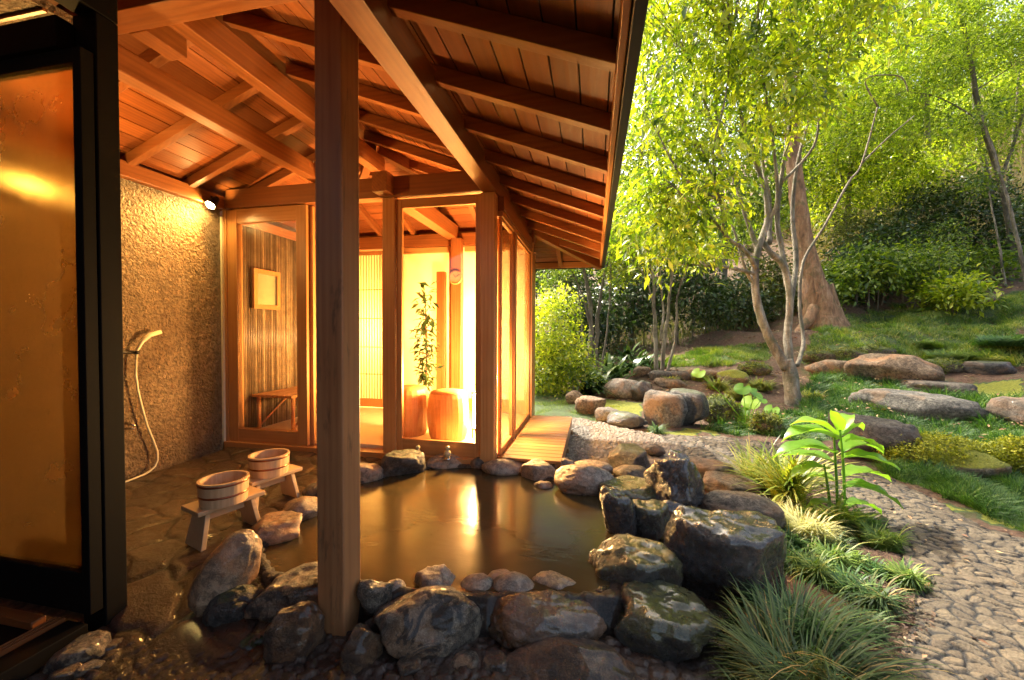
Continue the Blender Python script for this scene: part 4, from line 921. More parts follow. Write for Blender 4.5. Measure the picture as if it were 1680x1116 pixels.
def leaves(name, mat, blobs, n, L, wr=.4, hang=.3, clus=10, cr=.10, parent=None, shell=.5, gap=.0, colbias=0.0, light=True, seed=1, kind=None):
    """blobs: list of (centre, radii(3)); clusters of leaves spread through the blobs' volume"""
    r = np.random.default_rng(seed); vol = np.array([np.prod(b[1]) for b in blobs])**.75; pr = vol/vol.sum()
    nc = n//clus; bi = r.choice(len(blobs), nc, p=pr); d = unit(r.normal(size=(nc, 3))); rad = r.uniform(0, 1, nc)**(1/3)
    rad = np.where(r.random(nc) < shell, 1-.25*r.random(nc)**2+.12*r.normal(size=nc)*.6, rad)
    BC = np.array([blobs[i][0] for i in bi]); BR = np.array([blobs[i][1] for i in bi])
    CC = BC+d*BR*rad[:, None]
    if gap > 0:
        ns = np.array([mn.noise(Vector(p*1.1)) + .5*mn.noise(Vector(p*2.7)) for p in CC]); keep = ns > -.45+gap; CC = CC[keep]; d = d[keep]; rad = rad[keep]
    m = len(CC); tone = np.clip(.5+.32*r.normal(size=m)+colbias, 0, 1)
    SD = unit(d*.6+r.normal(size=(m, 3))*.7+np.array([0, 0, -.25])); SN = unit(r.normal(size=(m, 3))*.45+np.array([0, 0, 1.0])); SS = unit(np.cross(SD, SN)); szc = r.uniform(.65, 1.3, m)
    tt = np.tile(np.linspace(-1, 1, clus), m)+r.normal(0, .2, m*clus); sg = np.tile(np.where(np.arange(clus) % 2, 1.0, -1.0), m); rp = lambda q: np.repeat(q, clus, 0)
    Cc = rp(CC)+rp(SD)*(tt*cr*1.7)[:, None]+rp(SS)*(sg*cr*.25)[:, None]+r.normal(size=(m*clus, 3))*cr*.35
    Dr = unit(rp(SD)*.7+rp(SS)*sg[:, None]*.8+r.normal(size=(m*clus, 3))*.38+np.array([0, 0, -hang])); Nr = unit(r.normal(size=(m*clus, 3))*.4+rp(SN))
    Ls = L*r.uniform(.6, 1.25, m*clus)*rp(szc); V, F = leaf_arrays(Cc, Dr, Nr, Ls, Ls*wr*r.uniform(.8, 1.2, m*clus), .18, .12)
    rn = np.clip(np.repeat(tone, clus)+.15*r.normal(size=m*clus), 0, 1)
    o = fastmesh(name, V, F, mat, {'rnd': np.repeat(rn, 5)}, parent, origin=wloc(parent) if parent is not None else CC.mean(0))
    if kind: meta(o, kind=kind)
    return o, CC
LM = {
 'lime': m_leaf('lime_leaves', [(.05, .095, .010), (.15, .225, .016), (.31, .37, .03), (.52, .52, .05)], .5, .3),
 'mid': m_leaf('mid_leaves', [(.035, .075, .012), (.08, .14, .02), (.17, .24, .03), (.30, .36, .05)], .42, .3),
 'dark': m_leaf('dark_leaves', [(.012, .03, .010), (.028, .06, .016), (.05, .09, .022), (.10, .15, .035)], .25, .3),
 'olive': m_leaf('olive_leaves', [(.04, .055, .015), (.09, .11, .025), (.16, .18, .04), (.26, .26, .07)], .35, .4),
 'feather': m_leaf('feathery_leaves', [(.09, .15, .02), (.19, .28, .035), (.34, .42, .05), (.55, .58, .10)], .55, .45),
 'mondo': m_leaf('mondo_grass', [(.014, .05, .012), (.04, .11, .022), (.09, .18, .035), (.20, .29, .07)], .3, .5),
 'lawn': m_leaf('lawn_grass', [(.05, .10, .015), (.10, .18, .025), (.20, .27, .04), (.38, .36, .10)], .35, .5),
 'ymoss': m_leaf('yellow_moss', [(.13, .16, .012), (.24, .25, .016), (.38, .37, .025), (.54, .50, .05)], .3, .6),
 'sedge': m_leaf('pale_sedge', [(.25, .22, .08), (.42, .38, .15), (.58, .54, .24), (.70, .66, .36)], .35, .5),
 'spiky': m_leaf('spiky_grass', [(.08, .13, .02), (.20, .26, .04), (.40, .38, .08), (.46, .36, .14)], .4, .4),
 'clump': m_leaf('dark_clump_grass', [(.010, .028, .006), (.03, .07, .012), (.08, .13, .025), (.34, .22, .07)], .3, .6),
 'ginger': m_leaf('ginger_leaf', [(.09, .20, .02), (.14, .28, .03), (.20, .35, .04), (.27, .42, .06)], .45, .3),
 'strap': m_leaf('strap_leaf', [(.02, .05, .016), (.05, .10, .03), (.11, .17, .05), (.24, .30, .12)], .25, .22),
 'needles': m_leaf('dark_needles', [(.035, .016, .008), (.07, .035, .018), (.13, .07, .035), (.26, .18, .10)], .1, .7),
 'mossg': m_leaf('green_moss', [(.05, .06, .012), (.10, .12, .02), (.18, .20, .03), (.26, .26, .05)], .3, .6),
 'dry': m_leaf('dry_twigs', [(.16, .11, .06), (.28, .21, .11), (.42, .34, .19), (.34, .34, .12)], .2, .8),
 'litter': m_leaf('leaf_litter', [(.10, .04, .018), (.20, .09, .04), (.34, .19, .09), (.40, .32, .16)], .1, .7),
}
def m_bark(name, c1, c2, c3):
    b = NB(name); v = b.pos(); m = b.mapping(v, (9, 9, 2.5)); n = b.noise(m, 1, 6, .65, .5); n2 = b.noise(v, 4, 4, .6, .8); n3 = b.noise(v, 55, 4, .7)
    c = b.ramp(n, [(.32, c1), (.5, c2), (.66, c3)]); c = b.mix(b.ramp(n2, [(.5, (0, 0, 0)), (.66, (.65, .65, .65))]), c, (.10, .115, .035)); c = b.mix(b.f(n3, 0, .35), c, tuple(x*.4 for x in c1))
    b.pr(c, .75, b.bump(b.math('ADD', n, b.math('MULTIPLY', n3, .5)), 1.0, .07)); return b.m
M['bark'] = m_bark('pale_bark', (.10, .075, .05), (.34, .27, .175), (.60, .51, .37))
M['obark'] = m_bark('orange_bark', (.15, .08, .038), (.42, .22, .10), (.62, .38, .20))
M['gbark'] = m_bark('grey_bark', (.08, .065, .045), (.20, .16, .11), (.34, .28, .20))

def smooth_path(pts, n):
    pts = [Vector(p) for p in pts]; out = []
    for i in range(len(pts)-1):
        p0, p1, p2, p3 = pts[max(i-1, 0)], pts[i], pts[i+1], pts[min(i+2, len(pts)-1)]
        for k in range(n):
            t = k/n; out.append(.5*((2*p1)+(-p0+p2)*t+(2*p0-5*p1+4*p2-p3)*t*t+(-p0+3*p1-3*p2+p3)*t**3))
    return out+[pts[-1]]
def limb(mb, pts, r0, r1, n=5, sides=9, wob=.14, jit=0.0, curve=1.0, prof=None):
    P = smooth_path(pts, n); m = len(P)
    if prof is not None: mb.tube(P, list(np.interp(np.linspace(0, len(pts)-1, m), range(len(prof)), prof)), sides, wob=wob); return P
    if jit: P = [P[0]]+[p+Vector((mn.noise(p*3)*jit, mn.noise(p*3+Vector((9, 0, 0)))*jit, 0)) for p in P[1:]]
    mb.tube(P, [r0+(r1-r0)*(i/(m-1))**curve for i in range(m)], sides, wob=wob); return P
def twigs(mb, tips, targets, r=.012, seed=0, maxn=60):
    rr = random.Random(seed); tg = [Vector(t) for t in targets]; rr.shuffle(tg)
    for t in tg[:maxn]:
        s = min(tips, key=lambda q: (Vector(q)-t).length)
        s = Vector(s); mid = (s+t)/2+Vector((rr.uniform(-.1, .1), rr.uniform(-.1, .1), rr.uniform(-.05, .15)))*(t-s).length
        limb(mb, [s, mid, t], r, r*.25, 3, 5, 0)

for i_, o_ in enumerate(MOSSROCKS+[o for o in COL.objects if o.type == 'MESH' and o.data.materials and o.data.materials[0] == STN['mossy']]):
    ym_ = o_ in MOSSROCKS; c_ = np.array(o_.location); dm = np.array([o_.dimensions[0], o_.dimensions[1], o_.dimensions[2]])*.5
    if dm.max() < .01: vv = np.array([v_.co[:] for v_ in o_.data.vertices]); dm = (vv.max(0)-vv.min(0))/2
    mo, _ = leaves('moss', LM['ymoss'] if ym_ else LM['mossg'], [(c_+np.array([0, 0, dm[2]*.12]), dm*1.03)], 16000 if ym_ else 3000, .020 if ym_ else .026, .7, -.3, 8, .02, None, 1.0, 0, .0, seed=200+i_)
    mo.parent = o_; mo.matrix_parent_inverse = Matrix.Rotation(-o_.rotation_euler[2], 4, 'Z')@Matrix.Translation(-Vector(o_.location))
# main many-stemmed tree --------------------------------------------------------
D0 = 6.0
base, _ = ground(1300, 668)
tr = empty('many_stemmed_tree', base, 'many-stemmed pale-barked tree with drooping lime leaves in front of the orange trunk', 'tree')
mb = MB(); A = lambda u, v, d=D0: Vector(at(u, v, d)); tips = []
limb(mb, [A(1303, 690), A(1300, 660), A(1297, 620), A(1290, 590)], .115, .085, 6, 14, .35)
P1 = limb(mb, [A(1290, 605), A(1265, 560), A(1245, 510), A(1238, 455), A(1243, 410), A(1258, 365), A(1256, 320), A(1238, 260), A(1215, 190, 5.8)], .072, .022, 6, 12, .2)
P2 = limb(mb, [A(1296, 600), A(1292, 550, 6.1), A(1296, 495, 6.1), A(1287, 440, 6.1), A(1262, 412, 6.1), A(1248, 392, 6.1)], .058, .036, 6, 12, .25)
P3 = limb(mb, [A(1292, 470, 6.15), A(1284, 420, 6.2), A(1275, 360, 6.2), A(1282, 290, 6.1), A(1296, 210, 6.0), A(1310, 110, 6)], .046, .018, 6, 10, .2)
P4 = limb(mb, [A(1308, 600), A(1318, 560, 6.3), A(1312, 500, 6.4), A(1318, 430, 6.5), A(1352, 372, 6.5), A(1392, 300, 6.5), A(1414, 268, 6.5), A(1440, 175, 6.4)], .030, .011, 6, 8, .2)
P5 = limb(mb, [A(1414, 268, 6.5), A(1455, 228, 6.4), A(1500, 190, 6.3)], .016, .007, 5, 6, 0)
P6 = limb(mb, [A(1241, 450), A(1200, 440, 5.8), A(1160, 436, 5.6), A(1128, 434, 5.5)], .030, .013, 5, 8, .15)
P7 = limb(mb, [A(1243, 445), A(1222, 410, 5.8), A(1190, 385, 5.7), A(1182, 330, 5.6), A(1150, 240, 5.5)], .034, .013, 5, 8, .15)
P8 = limb(mb, [A(1258, 365), A(1275, 330, 5.9), A(1270, 250, 5.8), A(1255, 150, 5.7), A(1240, 60, 5.6)], .032, .012, 5, 8, .15)
P9 = limb(mb, [A(1282, 300, 6.1), A(1335, 240, 6), A(1345, 170, 6), A(1360, 90, 6)], .022, .009, 5, 7, .1)
P10 = limb(mb, [A(1182, 330, 5.6), A(1120, 290, 5.4), A(1080, 220, 5.3)], .022, .01, 5, 7, 0)
P11 = limb(mb, [A(1440, 175, 6.4), A(1420, 130, 6.3), A(1475, 125, 6.2), A(1490, 150, 6.2)], .012, .008, 5, 6, 0)
for pts_, ra, rb in [([(1246, 420), (1222, 350, 6.1), (1196, 270, 6.2), (1160, 180, 6.2), (1130, 90, 6.2)], .04, .012), ([(1262, 400, 6.1), (1262, 330, 6.3), (1250, 250, 6.4), (1262, 170, 6.4), (1290, 70, 6.3)], .04, .012), ([(1296, 500, 6.15), (1306, 430, 6.3), (1300, 350, 6.4), (1308, 270, 6.4), (1330, 180, 6.4), (1350, 60, 6.3)], .045, .014), ([(1190, 385, 5.7), (1160, 350, 5.6), (1130, 330, 5.5), (1100, 300, 5.4)], .022, .008), ([(1240, 470), (1222, 440, 6.0), (1205, 380, 6.1), (1180, 320, 6.2)], .03, .01), ([(1180, 330, 5.6), (1170, 250, 5.6), (1190, 160, 5.6), (1200, 60, 5.6)], .018, .008)]:
    tips += limb(mb, [A(*q) for q in pts_], ra, rb, 5, 8, .12)[8:]
for P in (P1[-14:], P3[-14:], P7[-10:], P8[-14:], P9[-8:], P10, P6[-5:], P4[-8:]): tips += P
blobs = [(A(u, v, d), (a*d/FPX, dd, c*d/FPX)) for u, v, d, a, dd, c in [(1110, 120, 5.6, 90, .7, 90), (1200, 60, 5.6, 110, .8, 90), (1300, 60, 5.7, 110, .8, 90), (1400, 40, 6.0, 90, .7, 70), (1080, 250, 5.6, 75, .6, 80), (1140, 320, 5.6, 85, .6, 70), (1060, 360, 5.8, 75, .6, 60),
         (1120, 420, 5.6, 60, .5, 35), (1230, 180, 5.6, 100, .7, 70), (1330, 180, 5.7, 55, .5, 50), (1180, 240, 5.4, 50, .5, 35), (1090, -60, 5.4, 120, .9, 100), (1280, -70, 5.5, 170, .9, 90)]]
o, cc = leaves('crown', LM['lime'], blobs, 23000, .14, .31, .6, 9, .14, tr, .2, .30, .08, seed=11)
twigs(mb, tips, cc[::9], .010, 3, 150)
mb.build('trunk', M['bark'], tr, smooth=True)
# big orange trunk behind ------------------------------------------------------
base, dB = ground(1352, 536)
t = empty('orange_barked_tree', base, 'thick orange-barked tree leaning left up behind the many-stemmed one', 'tree'); A = lambda u, v, d=10.0: Vector(at(u, v, d))
dB = max(8.5, dB)
mb = MB(); limb(mb, [A(1352, 548, dB), A(1345, 505, dB), A(1333, 455, dB), A(1319, 395, dB), A(1307, 310, dB), A(1300, 230, dB), A(1296, 130, dB), A(1290, 0, dB), A(1288, -150, dB)], .62, .12, 7, 22, .16, prof=[.60, .37, .245, .205, .18, .16, .14, .12, .11])
for a in ((1392, 545, .5), (1314, 543, .4)):
    limb(mb, [A(1352, 470, dB), A((a[0]+1352)/2, 515, dB-.15), A(a[0], a[1]-4, dB-.25), A(a[0]+(a[0]-1352)*.4, a[1]+12, dB-.4)], .20, .05, 5, 10, .1)
mb.build('trunk', M['obark'], t, smooth=True)
leaves('crown', LM['lime'], [(A(1290, -120, dB), (2.6, 2.0, 1.6)), (A(1380, -60, dB+1), (2, 1.5, 1.2))], 9000, .12, .36, .4, 10, .14, t, .4, .1, seed=12)

# generic tree / shrub -----------------------------------------------------------
def tree(name, label, cat, base_uv, d, stems, blobs, mat, n, L, bark='gbark', group=None, wr=.38, hang=.3, cr=.12, gap=.12, shell=.45, seed=1, tw=25, bias=0.0, clus=10, leafname='crown'):
    b0 = at(*base_uv, d); b0[2] = gz(b0[0], b0[1]); t = empty(name, b0, label, cat, group)
    B = [(at(u, v, d+dz), (a*d/FPX, dd, c*d/FPX)) for u, v, dz, a, dd, c in blobs]
    mb = MB(); tips = []
    for st in stems:
        pts = [Vector(at(u, v, d+(q[0] if q else 0))) for u, v, *q in st[0]]
        if st[0][0][1] > 400 or True: pts[0].z = min(pts[0].z, gz(pts[0].x, pts[0].y)-.03) if st[3:] == () else pts[0].z
        P = limb(mb, pts, st[1], st[2], 5, 8, .15, jit=.03); tips += P[len(P)//2:]
    o, cc = leaves(leafname, mat, B, n, L, wr, hang, clus, cr, t, shell, gap, bias, seed=seed)
    if tips and tw: twigs(mb, tips, cc[::max(1, len(cc)//(tw*2))], L*.10, seed, tw)
    if mb.v: mb.build('trunk' if cat == 'tree' else 'stems', M[bark], t, smooth=True)
    return t
# slim trees at the middle left
tree('slim_tree', 'slim many-stemmed tree just right of the eave corner', 'tree', (975, 585), 9.0, [([(968, 590), (970, 520), (960, 450), (940, 400)], .07, .02), ([(978, 592), (980, 530), (988, 470), (1000, 420)], .06, .02), ([(984, 595), (995, 550), (1001, 480), (1002, 430)], .025, .012), ([(970, 540), (955, 480), (935, 440)], .03, .01, 0), ([(962, 590), (955, 540), (950, 470)], .03, .012)],
     [(930, 420, .3, 45, .8, 35), (985, 400, .5, 50, .8, 45), (1030, 350, .5, 50, .9, 60), (900, 455, 0, 30, .6, 20)], LM['mid'], 11000, .085, seed=21, tw=60)
tree('slim_tree', 'slim pale-stemmed tree halfway between the eave and the many-stemmed tree', 'tree', (1090, 590), 8.6, [([(1078, 575), (1074, 520), (1072, 460), (1062, 410)], .05, .02), ([(1086, 592), (1092, 540), (1100, 480), (1103, 410)], .045, .02), ([(1095, 596), (1108, 560), (1112, 490), (1130, 430)], .035, .012), ([(1084, 560), (1088, 500), (1082, 440)], .03, .012, 0), ([(1074, 500), (1060, 460), (1050, 440)], .02, .01, 0)],
     [(1070, 385, 0, 60, .8, 45), (1120, 400, .2, 50, .7, 40), (1020, 440, .4, 35, .6, 25)], LM['lime'], 9000, .085, 'bark', seed=22, tw=60)
# bushes at the left
tree('lime_bush', 'bright lime bush beside the far end of the glazed room', 'bush', (905, 635), 7.4, [([(905, 640), (908, 580), (912, 520)], .02, .01), ([(915, 640), (922, 590), (930, 540)], .02, .01)],
     [(905, 540, 0, 42, .5, 55), (925, 590, -.1, 42, .5, 45), (890, 600, -.1, 35, .45, 50), (920, 500, .2, 30, .4, 30), (900, 625, -.2, 40, .4, 22)], LM['lime'], 9000, .085, wr=.5, cr=.13, gap=.1, shell=.45, seed=23, tw=8, bias=.22, leafname='foliage')
tree('small_bush', 'small pale-stemmed bush at the lawn edge under the lime bush', 'bush', (945, 640), 7.0, [([(942, 644), (938, 625), (928, 612)], .018, .008), ([(948, 644), (952, 622), (962, 605)], .018, .008)],
     [(935, 612, 0, 30, .3, 16), (960, 605, 0, 22, .3, 14)], LM['mid'], 1600, .06, gap=0, seed=24, tw=6, leafname='foliage')
hg = 'dark shrubs in the back of the garden'
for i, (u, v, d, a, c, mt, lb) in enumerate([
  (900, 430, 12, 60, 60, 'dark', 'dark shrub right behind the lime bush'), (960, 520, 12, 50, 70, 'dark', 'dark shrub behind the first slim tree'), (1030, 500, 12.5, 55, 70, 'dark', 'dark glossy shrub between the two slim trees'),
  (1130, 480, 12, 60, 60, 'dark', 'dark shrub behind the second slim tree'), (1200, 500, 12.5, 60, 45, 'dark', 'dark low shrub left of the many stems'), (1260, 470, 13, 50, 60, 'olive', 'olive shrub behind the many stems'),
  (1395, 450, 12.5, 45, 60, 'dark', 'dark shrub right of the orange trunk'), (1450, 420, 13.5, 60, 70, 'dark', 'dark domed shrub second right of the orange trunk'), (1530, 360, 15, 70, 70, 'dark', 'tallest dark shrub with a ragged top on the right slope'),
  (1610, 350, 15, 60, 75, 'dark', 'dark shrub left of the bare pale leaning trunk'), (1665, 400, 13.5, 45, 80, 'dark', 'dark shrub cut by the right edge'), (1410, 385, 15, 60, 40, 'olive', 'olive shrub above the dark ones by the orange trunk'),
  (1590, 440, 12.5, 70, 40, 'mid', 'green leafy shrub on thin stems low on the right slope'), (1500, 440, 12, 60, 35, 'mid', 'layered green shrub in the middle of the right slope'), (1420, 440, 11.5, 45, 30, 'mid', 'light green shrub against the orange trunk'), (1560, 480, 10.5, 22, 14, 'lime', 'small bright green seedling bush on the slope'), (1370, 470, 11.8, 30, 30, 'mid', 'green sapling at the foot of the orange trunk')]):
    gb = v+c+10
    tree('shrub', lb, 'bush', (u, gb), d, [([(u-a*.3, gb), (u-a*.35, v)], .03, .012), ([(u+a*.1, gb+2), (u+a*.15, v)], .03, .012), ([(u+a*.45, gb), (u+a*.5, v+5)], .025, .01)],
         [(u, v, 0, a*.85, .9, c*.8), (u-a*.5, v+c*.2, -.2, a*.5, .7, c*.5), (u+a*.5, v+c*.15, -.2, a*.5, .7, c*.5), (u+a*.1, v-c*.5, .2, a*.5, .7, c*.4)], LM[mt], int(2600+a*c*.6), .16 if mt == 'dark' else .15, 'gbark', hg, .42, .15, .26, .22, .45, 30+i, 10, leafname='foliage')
# background trees
bgt = 'trees closing the back of the garden'
BT = [
 ('feathery_tree', 'feathery light green tree spreading over the top right corner', (1600, 480), 13.0, [([(1672, 470), (1650, 330), (1612, 200), (1590, 90), (1570, -20)], .10, .04), ([(1640, 300), (1680, 180), (1700, 60)], .05, .02, 0), ([(1612, 200), (1540, 160), (1480, 150)], .03, .01, 0), ([(1600, 150), (1660, 110), (1700, 90)], .025, .01, 0)],
   [(1480, 120, 0, 80, 1.6, 60), (1580, 60, 0, 100, 1.6, 60), (1660, 130, 0, 70, 1.4, 80), (1420, 200, .5, 60, 1.2, 50), (1540, 210, .3, 60, 1.0, 35), (1500, 0, 0, 120, 1.6, 50), (1640, 230, .3, 50, 1, 40)], 'feather', 26000, .10, .28, .22),
 ('bare_trunk_tree', 'grey-trunked tree with a forked stem near the right edge', (1640, 470), 15.0, [([(1652, 480), (1645, 400), (1622, 300), (1602, 200), (1596, 80)], .12, .06), ([(1640, 360), (1660, 250), (1672, 120)], .07, .03, 0)],
   [(1620, 20, 0, 90, 1.4, 60), (1680, 40, 0, 70, 1.4, 90)], 'feather', 9000, .11, .3, .3),
 ('pale_trunk_tree', 'tree with a pale straight trunk seen far up the slope', (1522, 330), 21.0, [([(1520, 380), (1522, 260), (1518, 120), (1515, -20)], .17, .10)],
   [(1500, 60, 0, 90, 2.2, 60), (1560, 110, 0, 70, 2.0, 50), (1450, 160, 0, 60, 2, 45)], 'feather', 12000, .16, .34, .2),
 ('leafy_tree', 'bright leafy tree behind the right side of the many-stemmed crown', (1400, 460), 16.0, [([(1385, 440), (1392, 330), (1400, 200), (1410, 60)], .12, .05), ([(1392, 330), (1372, 250), (1360, 150)], .05, .02, 0)],
   [(1390, 160, 0, 70, 1.6, 60), (1430, 260, 0, 60, 1.4, 45), (1350, 260, 0, 50, 1.4, 60), (1400, 40, 0, 100, 1.8, 70), (1460, 300, .4, 60, 1.2, 45), (1520, 270, .6, 60, 1.2, 40), (1370, 340, .3, 45, 1.2, 35)], 'lime', 26000, .13, .4, .14),
 ('leafy_tree', 'tall leafy tree filling the space left of the many-stemmed trunk', (1180, 480), 16.0, [([(1185, 520), (1190, 400), (1180, 260), (1170, 100)], .13, .06), ([(1190, 400), (1150, 320), (1120, 250)], .06, .02, 0)],
   [(1150, 220, 0, 90, 1.8, 80), (1200, 340, 0, 80, 1.6, 60), (1080, 320, 0, 70, 1.6, 60), (1240, 150, 0, 90, 1.8, 80), (1120, 60, 0, 120, 2, 80), (1260, 300, 0, 60, 1.6, 70), (1020, 260, 0, 60, 1.6, 80)], 'mid', 26000, .14, .4, .1),
 ('leafy_tree', 'yellow-green tree whose leaves fill the gap beside the eave edge', (1040, 520), 13.0, [([(1035, 540), (1040, 430), (1045, 320), (1060, 180)], .10, .04)],
   [(1040, 280, 0, 60, 1.3, 80), (1080, 150, 0, 60, 1.3, 80), (1030, 380, 0, 50, 1.1, 50), (1090, 30, 0, 70, 1.3, 70)], 'lime', 9000, .12, .4, .2),
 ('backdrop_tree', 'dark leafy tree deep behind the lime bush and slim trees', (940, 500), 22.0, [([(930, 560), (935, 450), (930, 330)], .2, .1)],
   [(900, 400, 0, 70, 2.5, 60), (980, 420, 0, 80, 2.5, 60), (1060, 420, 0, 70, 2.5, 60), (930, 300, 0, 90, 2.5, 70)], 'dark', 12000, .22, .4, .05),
 ('backdrop_tree', 'olive tree deep behind the orange trunk', (1320, 420), 24.0, [([(1322, 450), (1330, 330), (1326, 200)], .2, .1)],
   [(1330, 330, 0, 80, 2.5, 60), (1250, 380, 0, 80, 2.5, 50), (1400, 340, 0, 70, 2.5, 45), (1320, 200, 0, 100, 2.5, 70), (1160, 420, 0, 80, 2.5, 45)], 'mid', 16000, .24, .4, .08),
 ('backdrop_tree', 'hazy green tree high on the slope at the upper right', (1600, 280), 27.0, [([(1600, 300), (1598, 200), (1590, 60)], .2, .1), ([(1560, 290), (1562, 200), (1570, 60)], .12, .05)],
   [(1600, 160, 0, 90, 3, 60), (1520, 220, 0, 80, 3, 40), (1660, 220, 0, 70, 3, 50), (1450, 240, 0, 70, 3, 50)], 'feather', 15000, .24, .4, .12),
]
for i, (nm, lb, buv, d, st, bl, mt, n, L, wr, gap) in enumerate(BT): tree(nm, lb, 'tree', buv, d, st, bl, LM[mt], int(n*(1.7 if mt == 'feather' else 1.25)), L*1.35, 'gbark', bgt, wr, .25, L*1.8, gap*(1.1 if mt == 'feather' else .5), .3, 60+i, 40)
# thin saplings on the right slope
for i, (u0, v0, u1, v1, d, r0) in enumerate([(1552, 500, 1556, 380, 12, .03), (1650, 500, 1620, 300, 11.5, .035), (1688, 460, 1610, 190, 11, .05), (1512, 510, 1500, 420, 12, .02), (1446, 515, 1450, 430, 12, .022), (1540, 560, 1540, 420, 11, .012)]):
    b0 = at(u0, v0, d); b0[2] = gz(b0[0], b0[1]); t = empty('sapling', b0, ['straight sapling stem in the middle of the right slope', 'leaning pale sapling left of the longest one', 'long pale bare stem leaning from the right edge', 'short thin stem under the layered green shrub', 'short thin stem right of the orange trunk', 'very thin stem above the orange-brown boulder'][i], 'tree', 'thin saplings on the slope')
    mb = MB(); P = limb(mb, [b0-np.array([0, 0, .05]), at(u0*.5+u1*.5+4, (v0+v1)/2, d), at(u1, v1, d+.1)], r0, r0*.4, 6, 7, .1, .03)
    mb.build('trunk', M['bark'], t, smooth=True)
    leaves('crown', LM['mid'], [(at(u1, v1, d), (.5, .5, .3))], 500, .1, .4, .3, 8, .12, t, seed=90+i)
# bank of dry stalks and twigs
def stalks(name, label, cat, poly, n, hmin, hmax, mat, wid, lean=.6, seed=3, kind='stuff', kinks=3):
    r = np.random.default_rng(seed); P = np.array(poly); pts = []
    while len(pts) < n:
        q = r.uniform(P.min(0)-.2, P.max(0)+.2, (n, 2)); q = q[wpoly(q[:, 0], q[:, 1], poly)]; pts += list(q)
    pts = np.array(pts[:n]); z = gz(pts[:, 0], pts[:, 1])-.03; h = r.uniform(hmin, hmax, n)*np.clip(.85+1.1*vnoise(pts[:, 0], pts[:, 1], 3.1, 11), .35, 1.6)
    a = r.uniform(0, 2*math.pi, n); ln = r.uniform(.1, lean, n); side = np.stack([RT[0]+0*h, RT[1]+0*h, 0*h], -1)
    V = []; base = np.c_[pts, z]
    for k in range(kinks+1):
        t = k/kinks; c = base+np.stack([np.cos(a)*ln*h*t**1.6, np.sin(a)*ln*h*t**1.6, h*(t-.35*ln*t*t)], -1); w = (wid*(1-t*.85))[:, None] if hasattr(wid, '__len__') else wid*(1-t*.9)
        sv = np.stack([-np.sin(a+1), np.cos(a+1), 0*a], -1); V += [c-sv*w/2, c+sv*w/2]
    V = np.stack(V, 1); m = V.shape[1]; kk = np.arange(n)[:, None]*m
    F = np.concatenate([kk+np.array([[2*j, 2*j+1, 2*j+3, 2*j+2]]) for j in range(kinks)], 0)
    o = fastmesh(name, V.reshape(-1, 3), F, mat, {'rnd': np.repeat(np.clip(r.normal(.5, .24, n)+.5*vnoise(pts[:, 0], pts[:, 1], 2.3, 5), 0, 1), m)}, origin=base.mean(0)); return meta(o, label, cat, kind=kind)
def dpoly(l): return [tuple(at(u, v, d)[:2]) for u, v, d in l]
stalks('dry_undergrowth', 'tangle of dry straw-coloured stalks on the upper slope', 'undergrowth', dpoly([(1320, 400, 15.5), (1700, 400, 15.5), (1760, 300, 24), (1320, 300, 24)]), 9000, .8, 2.6, LM['dry'], .025, 1.2, 5, kinks=4)
stalks('dry_undergrowth', 'thin undergrowth stalks along the dark foot of the hedge', 'undergrowth', dpoly([(860, 500, 11), (1300, 500, 12), (1320, 500, 16), (860, 500, 16)]), 3000, .4, 1.4, LM['olive'], .02, 1.2, 6, kinks=4)
# ground covers
stalks('mondo_grass', 'dark green mondo grass bed around the garden rocks', 'grass', MONDO1, 40000, .06, .21, LM['mondo'], .018, 1.3, 7)
stalks('mondo_grass', 'dark green mondo grass edging the cobbled path', 'grass', MONDO2, 20000, .06, .17, LM['mondo'], .0105, 1.3, 8)
stalks('lawn', 'small bright lawn beyond the wooden deck', 'grass', LAWN1, 12000, .03, .07, LM['lawn'], .008, 1.0, 9)
stalks('lawn', 'strip of short grass on the bank left of the trunks', 'grass', LAWN2, 26000, .06, .15, LM['lawn'], .016, 1.0, 10)
stalks('ground_cover', 'mixed low green cover on the upper right bank', 'grass', COVER, 46000, .05, .17, LM['lawn'], .020, 1.2, 11)
for i, P in enumerate(YMOSS): stalks('moss', ['yellow moss below the pale sloping rock', 'yellow moss carpet near the right edge', 'yellow moss along the path under the grey boulder', 'yellow moss strip left of the orange-brown boulder', 'yellow moss patch at the path edge'][i], 'moss', P, 9000, .010, .035, LM['ymoss'], .014, 1.0, 20+i)
def litter(name, label, poly, n, L, mat, seed, zo=.015):
    r = np.random.default_rng(seed); P = np.array(poly); q = r.uniform(P.min(0), P.max(0), (n*3, 2)); q = q[inpoly(q[:, 0], q[:, 1], poly)][:n]; n = len(q)
    C = np.c_[q, gz(q[:, 0], q[:, 1])+zo]; a = r.uniform(0, 6.28, n); Dr = unit(np.stack([np.cos(a), np.sin(a), r.normal(0, .25, n)], -1)); Nr = unit(r.normal(0, .3, (n, 3))+np.array([0, 0, 1]))
    Ls = L*r.uniform(.5, 1.2, n); V, F = leaf_arrays(C, Dr, Nr, Ls, Ls*.45, .15, .05)
    return meta(fastmesh(name, V, F, mat, {'rnd': np.repeat(r.random(n), 5)}, origin=C.mean(0)), label, 'leaves', kind='stuff')
litter('leaf_litter', 'dry brown leaves on the bare bank behind the garden', dpoly([(860, 600, 6.5), (1700, 600, 7), (1720, 500, 13), (860, 500, 15)]), 9000, .07, LM['litter'], 31)
litter('leaf_litter', 'brown needles and dead leaves under the big grass clump', pix([(1400, 1116), (1400, 900), (1500, 960), (1540, 1010), (1460, 1116)]), 500, .024, LM['needles'], 32)

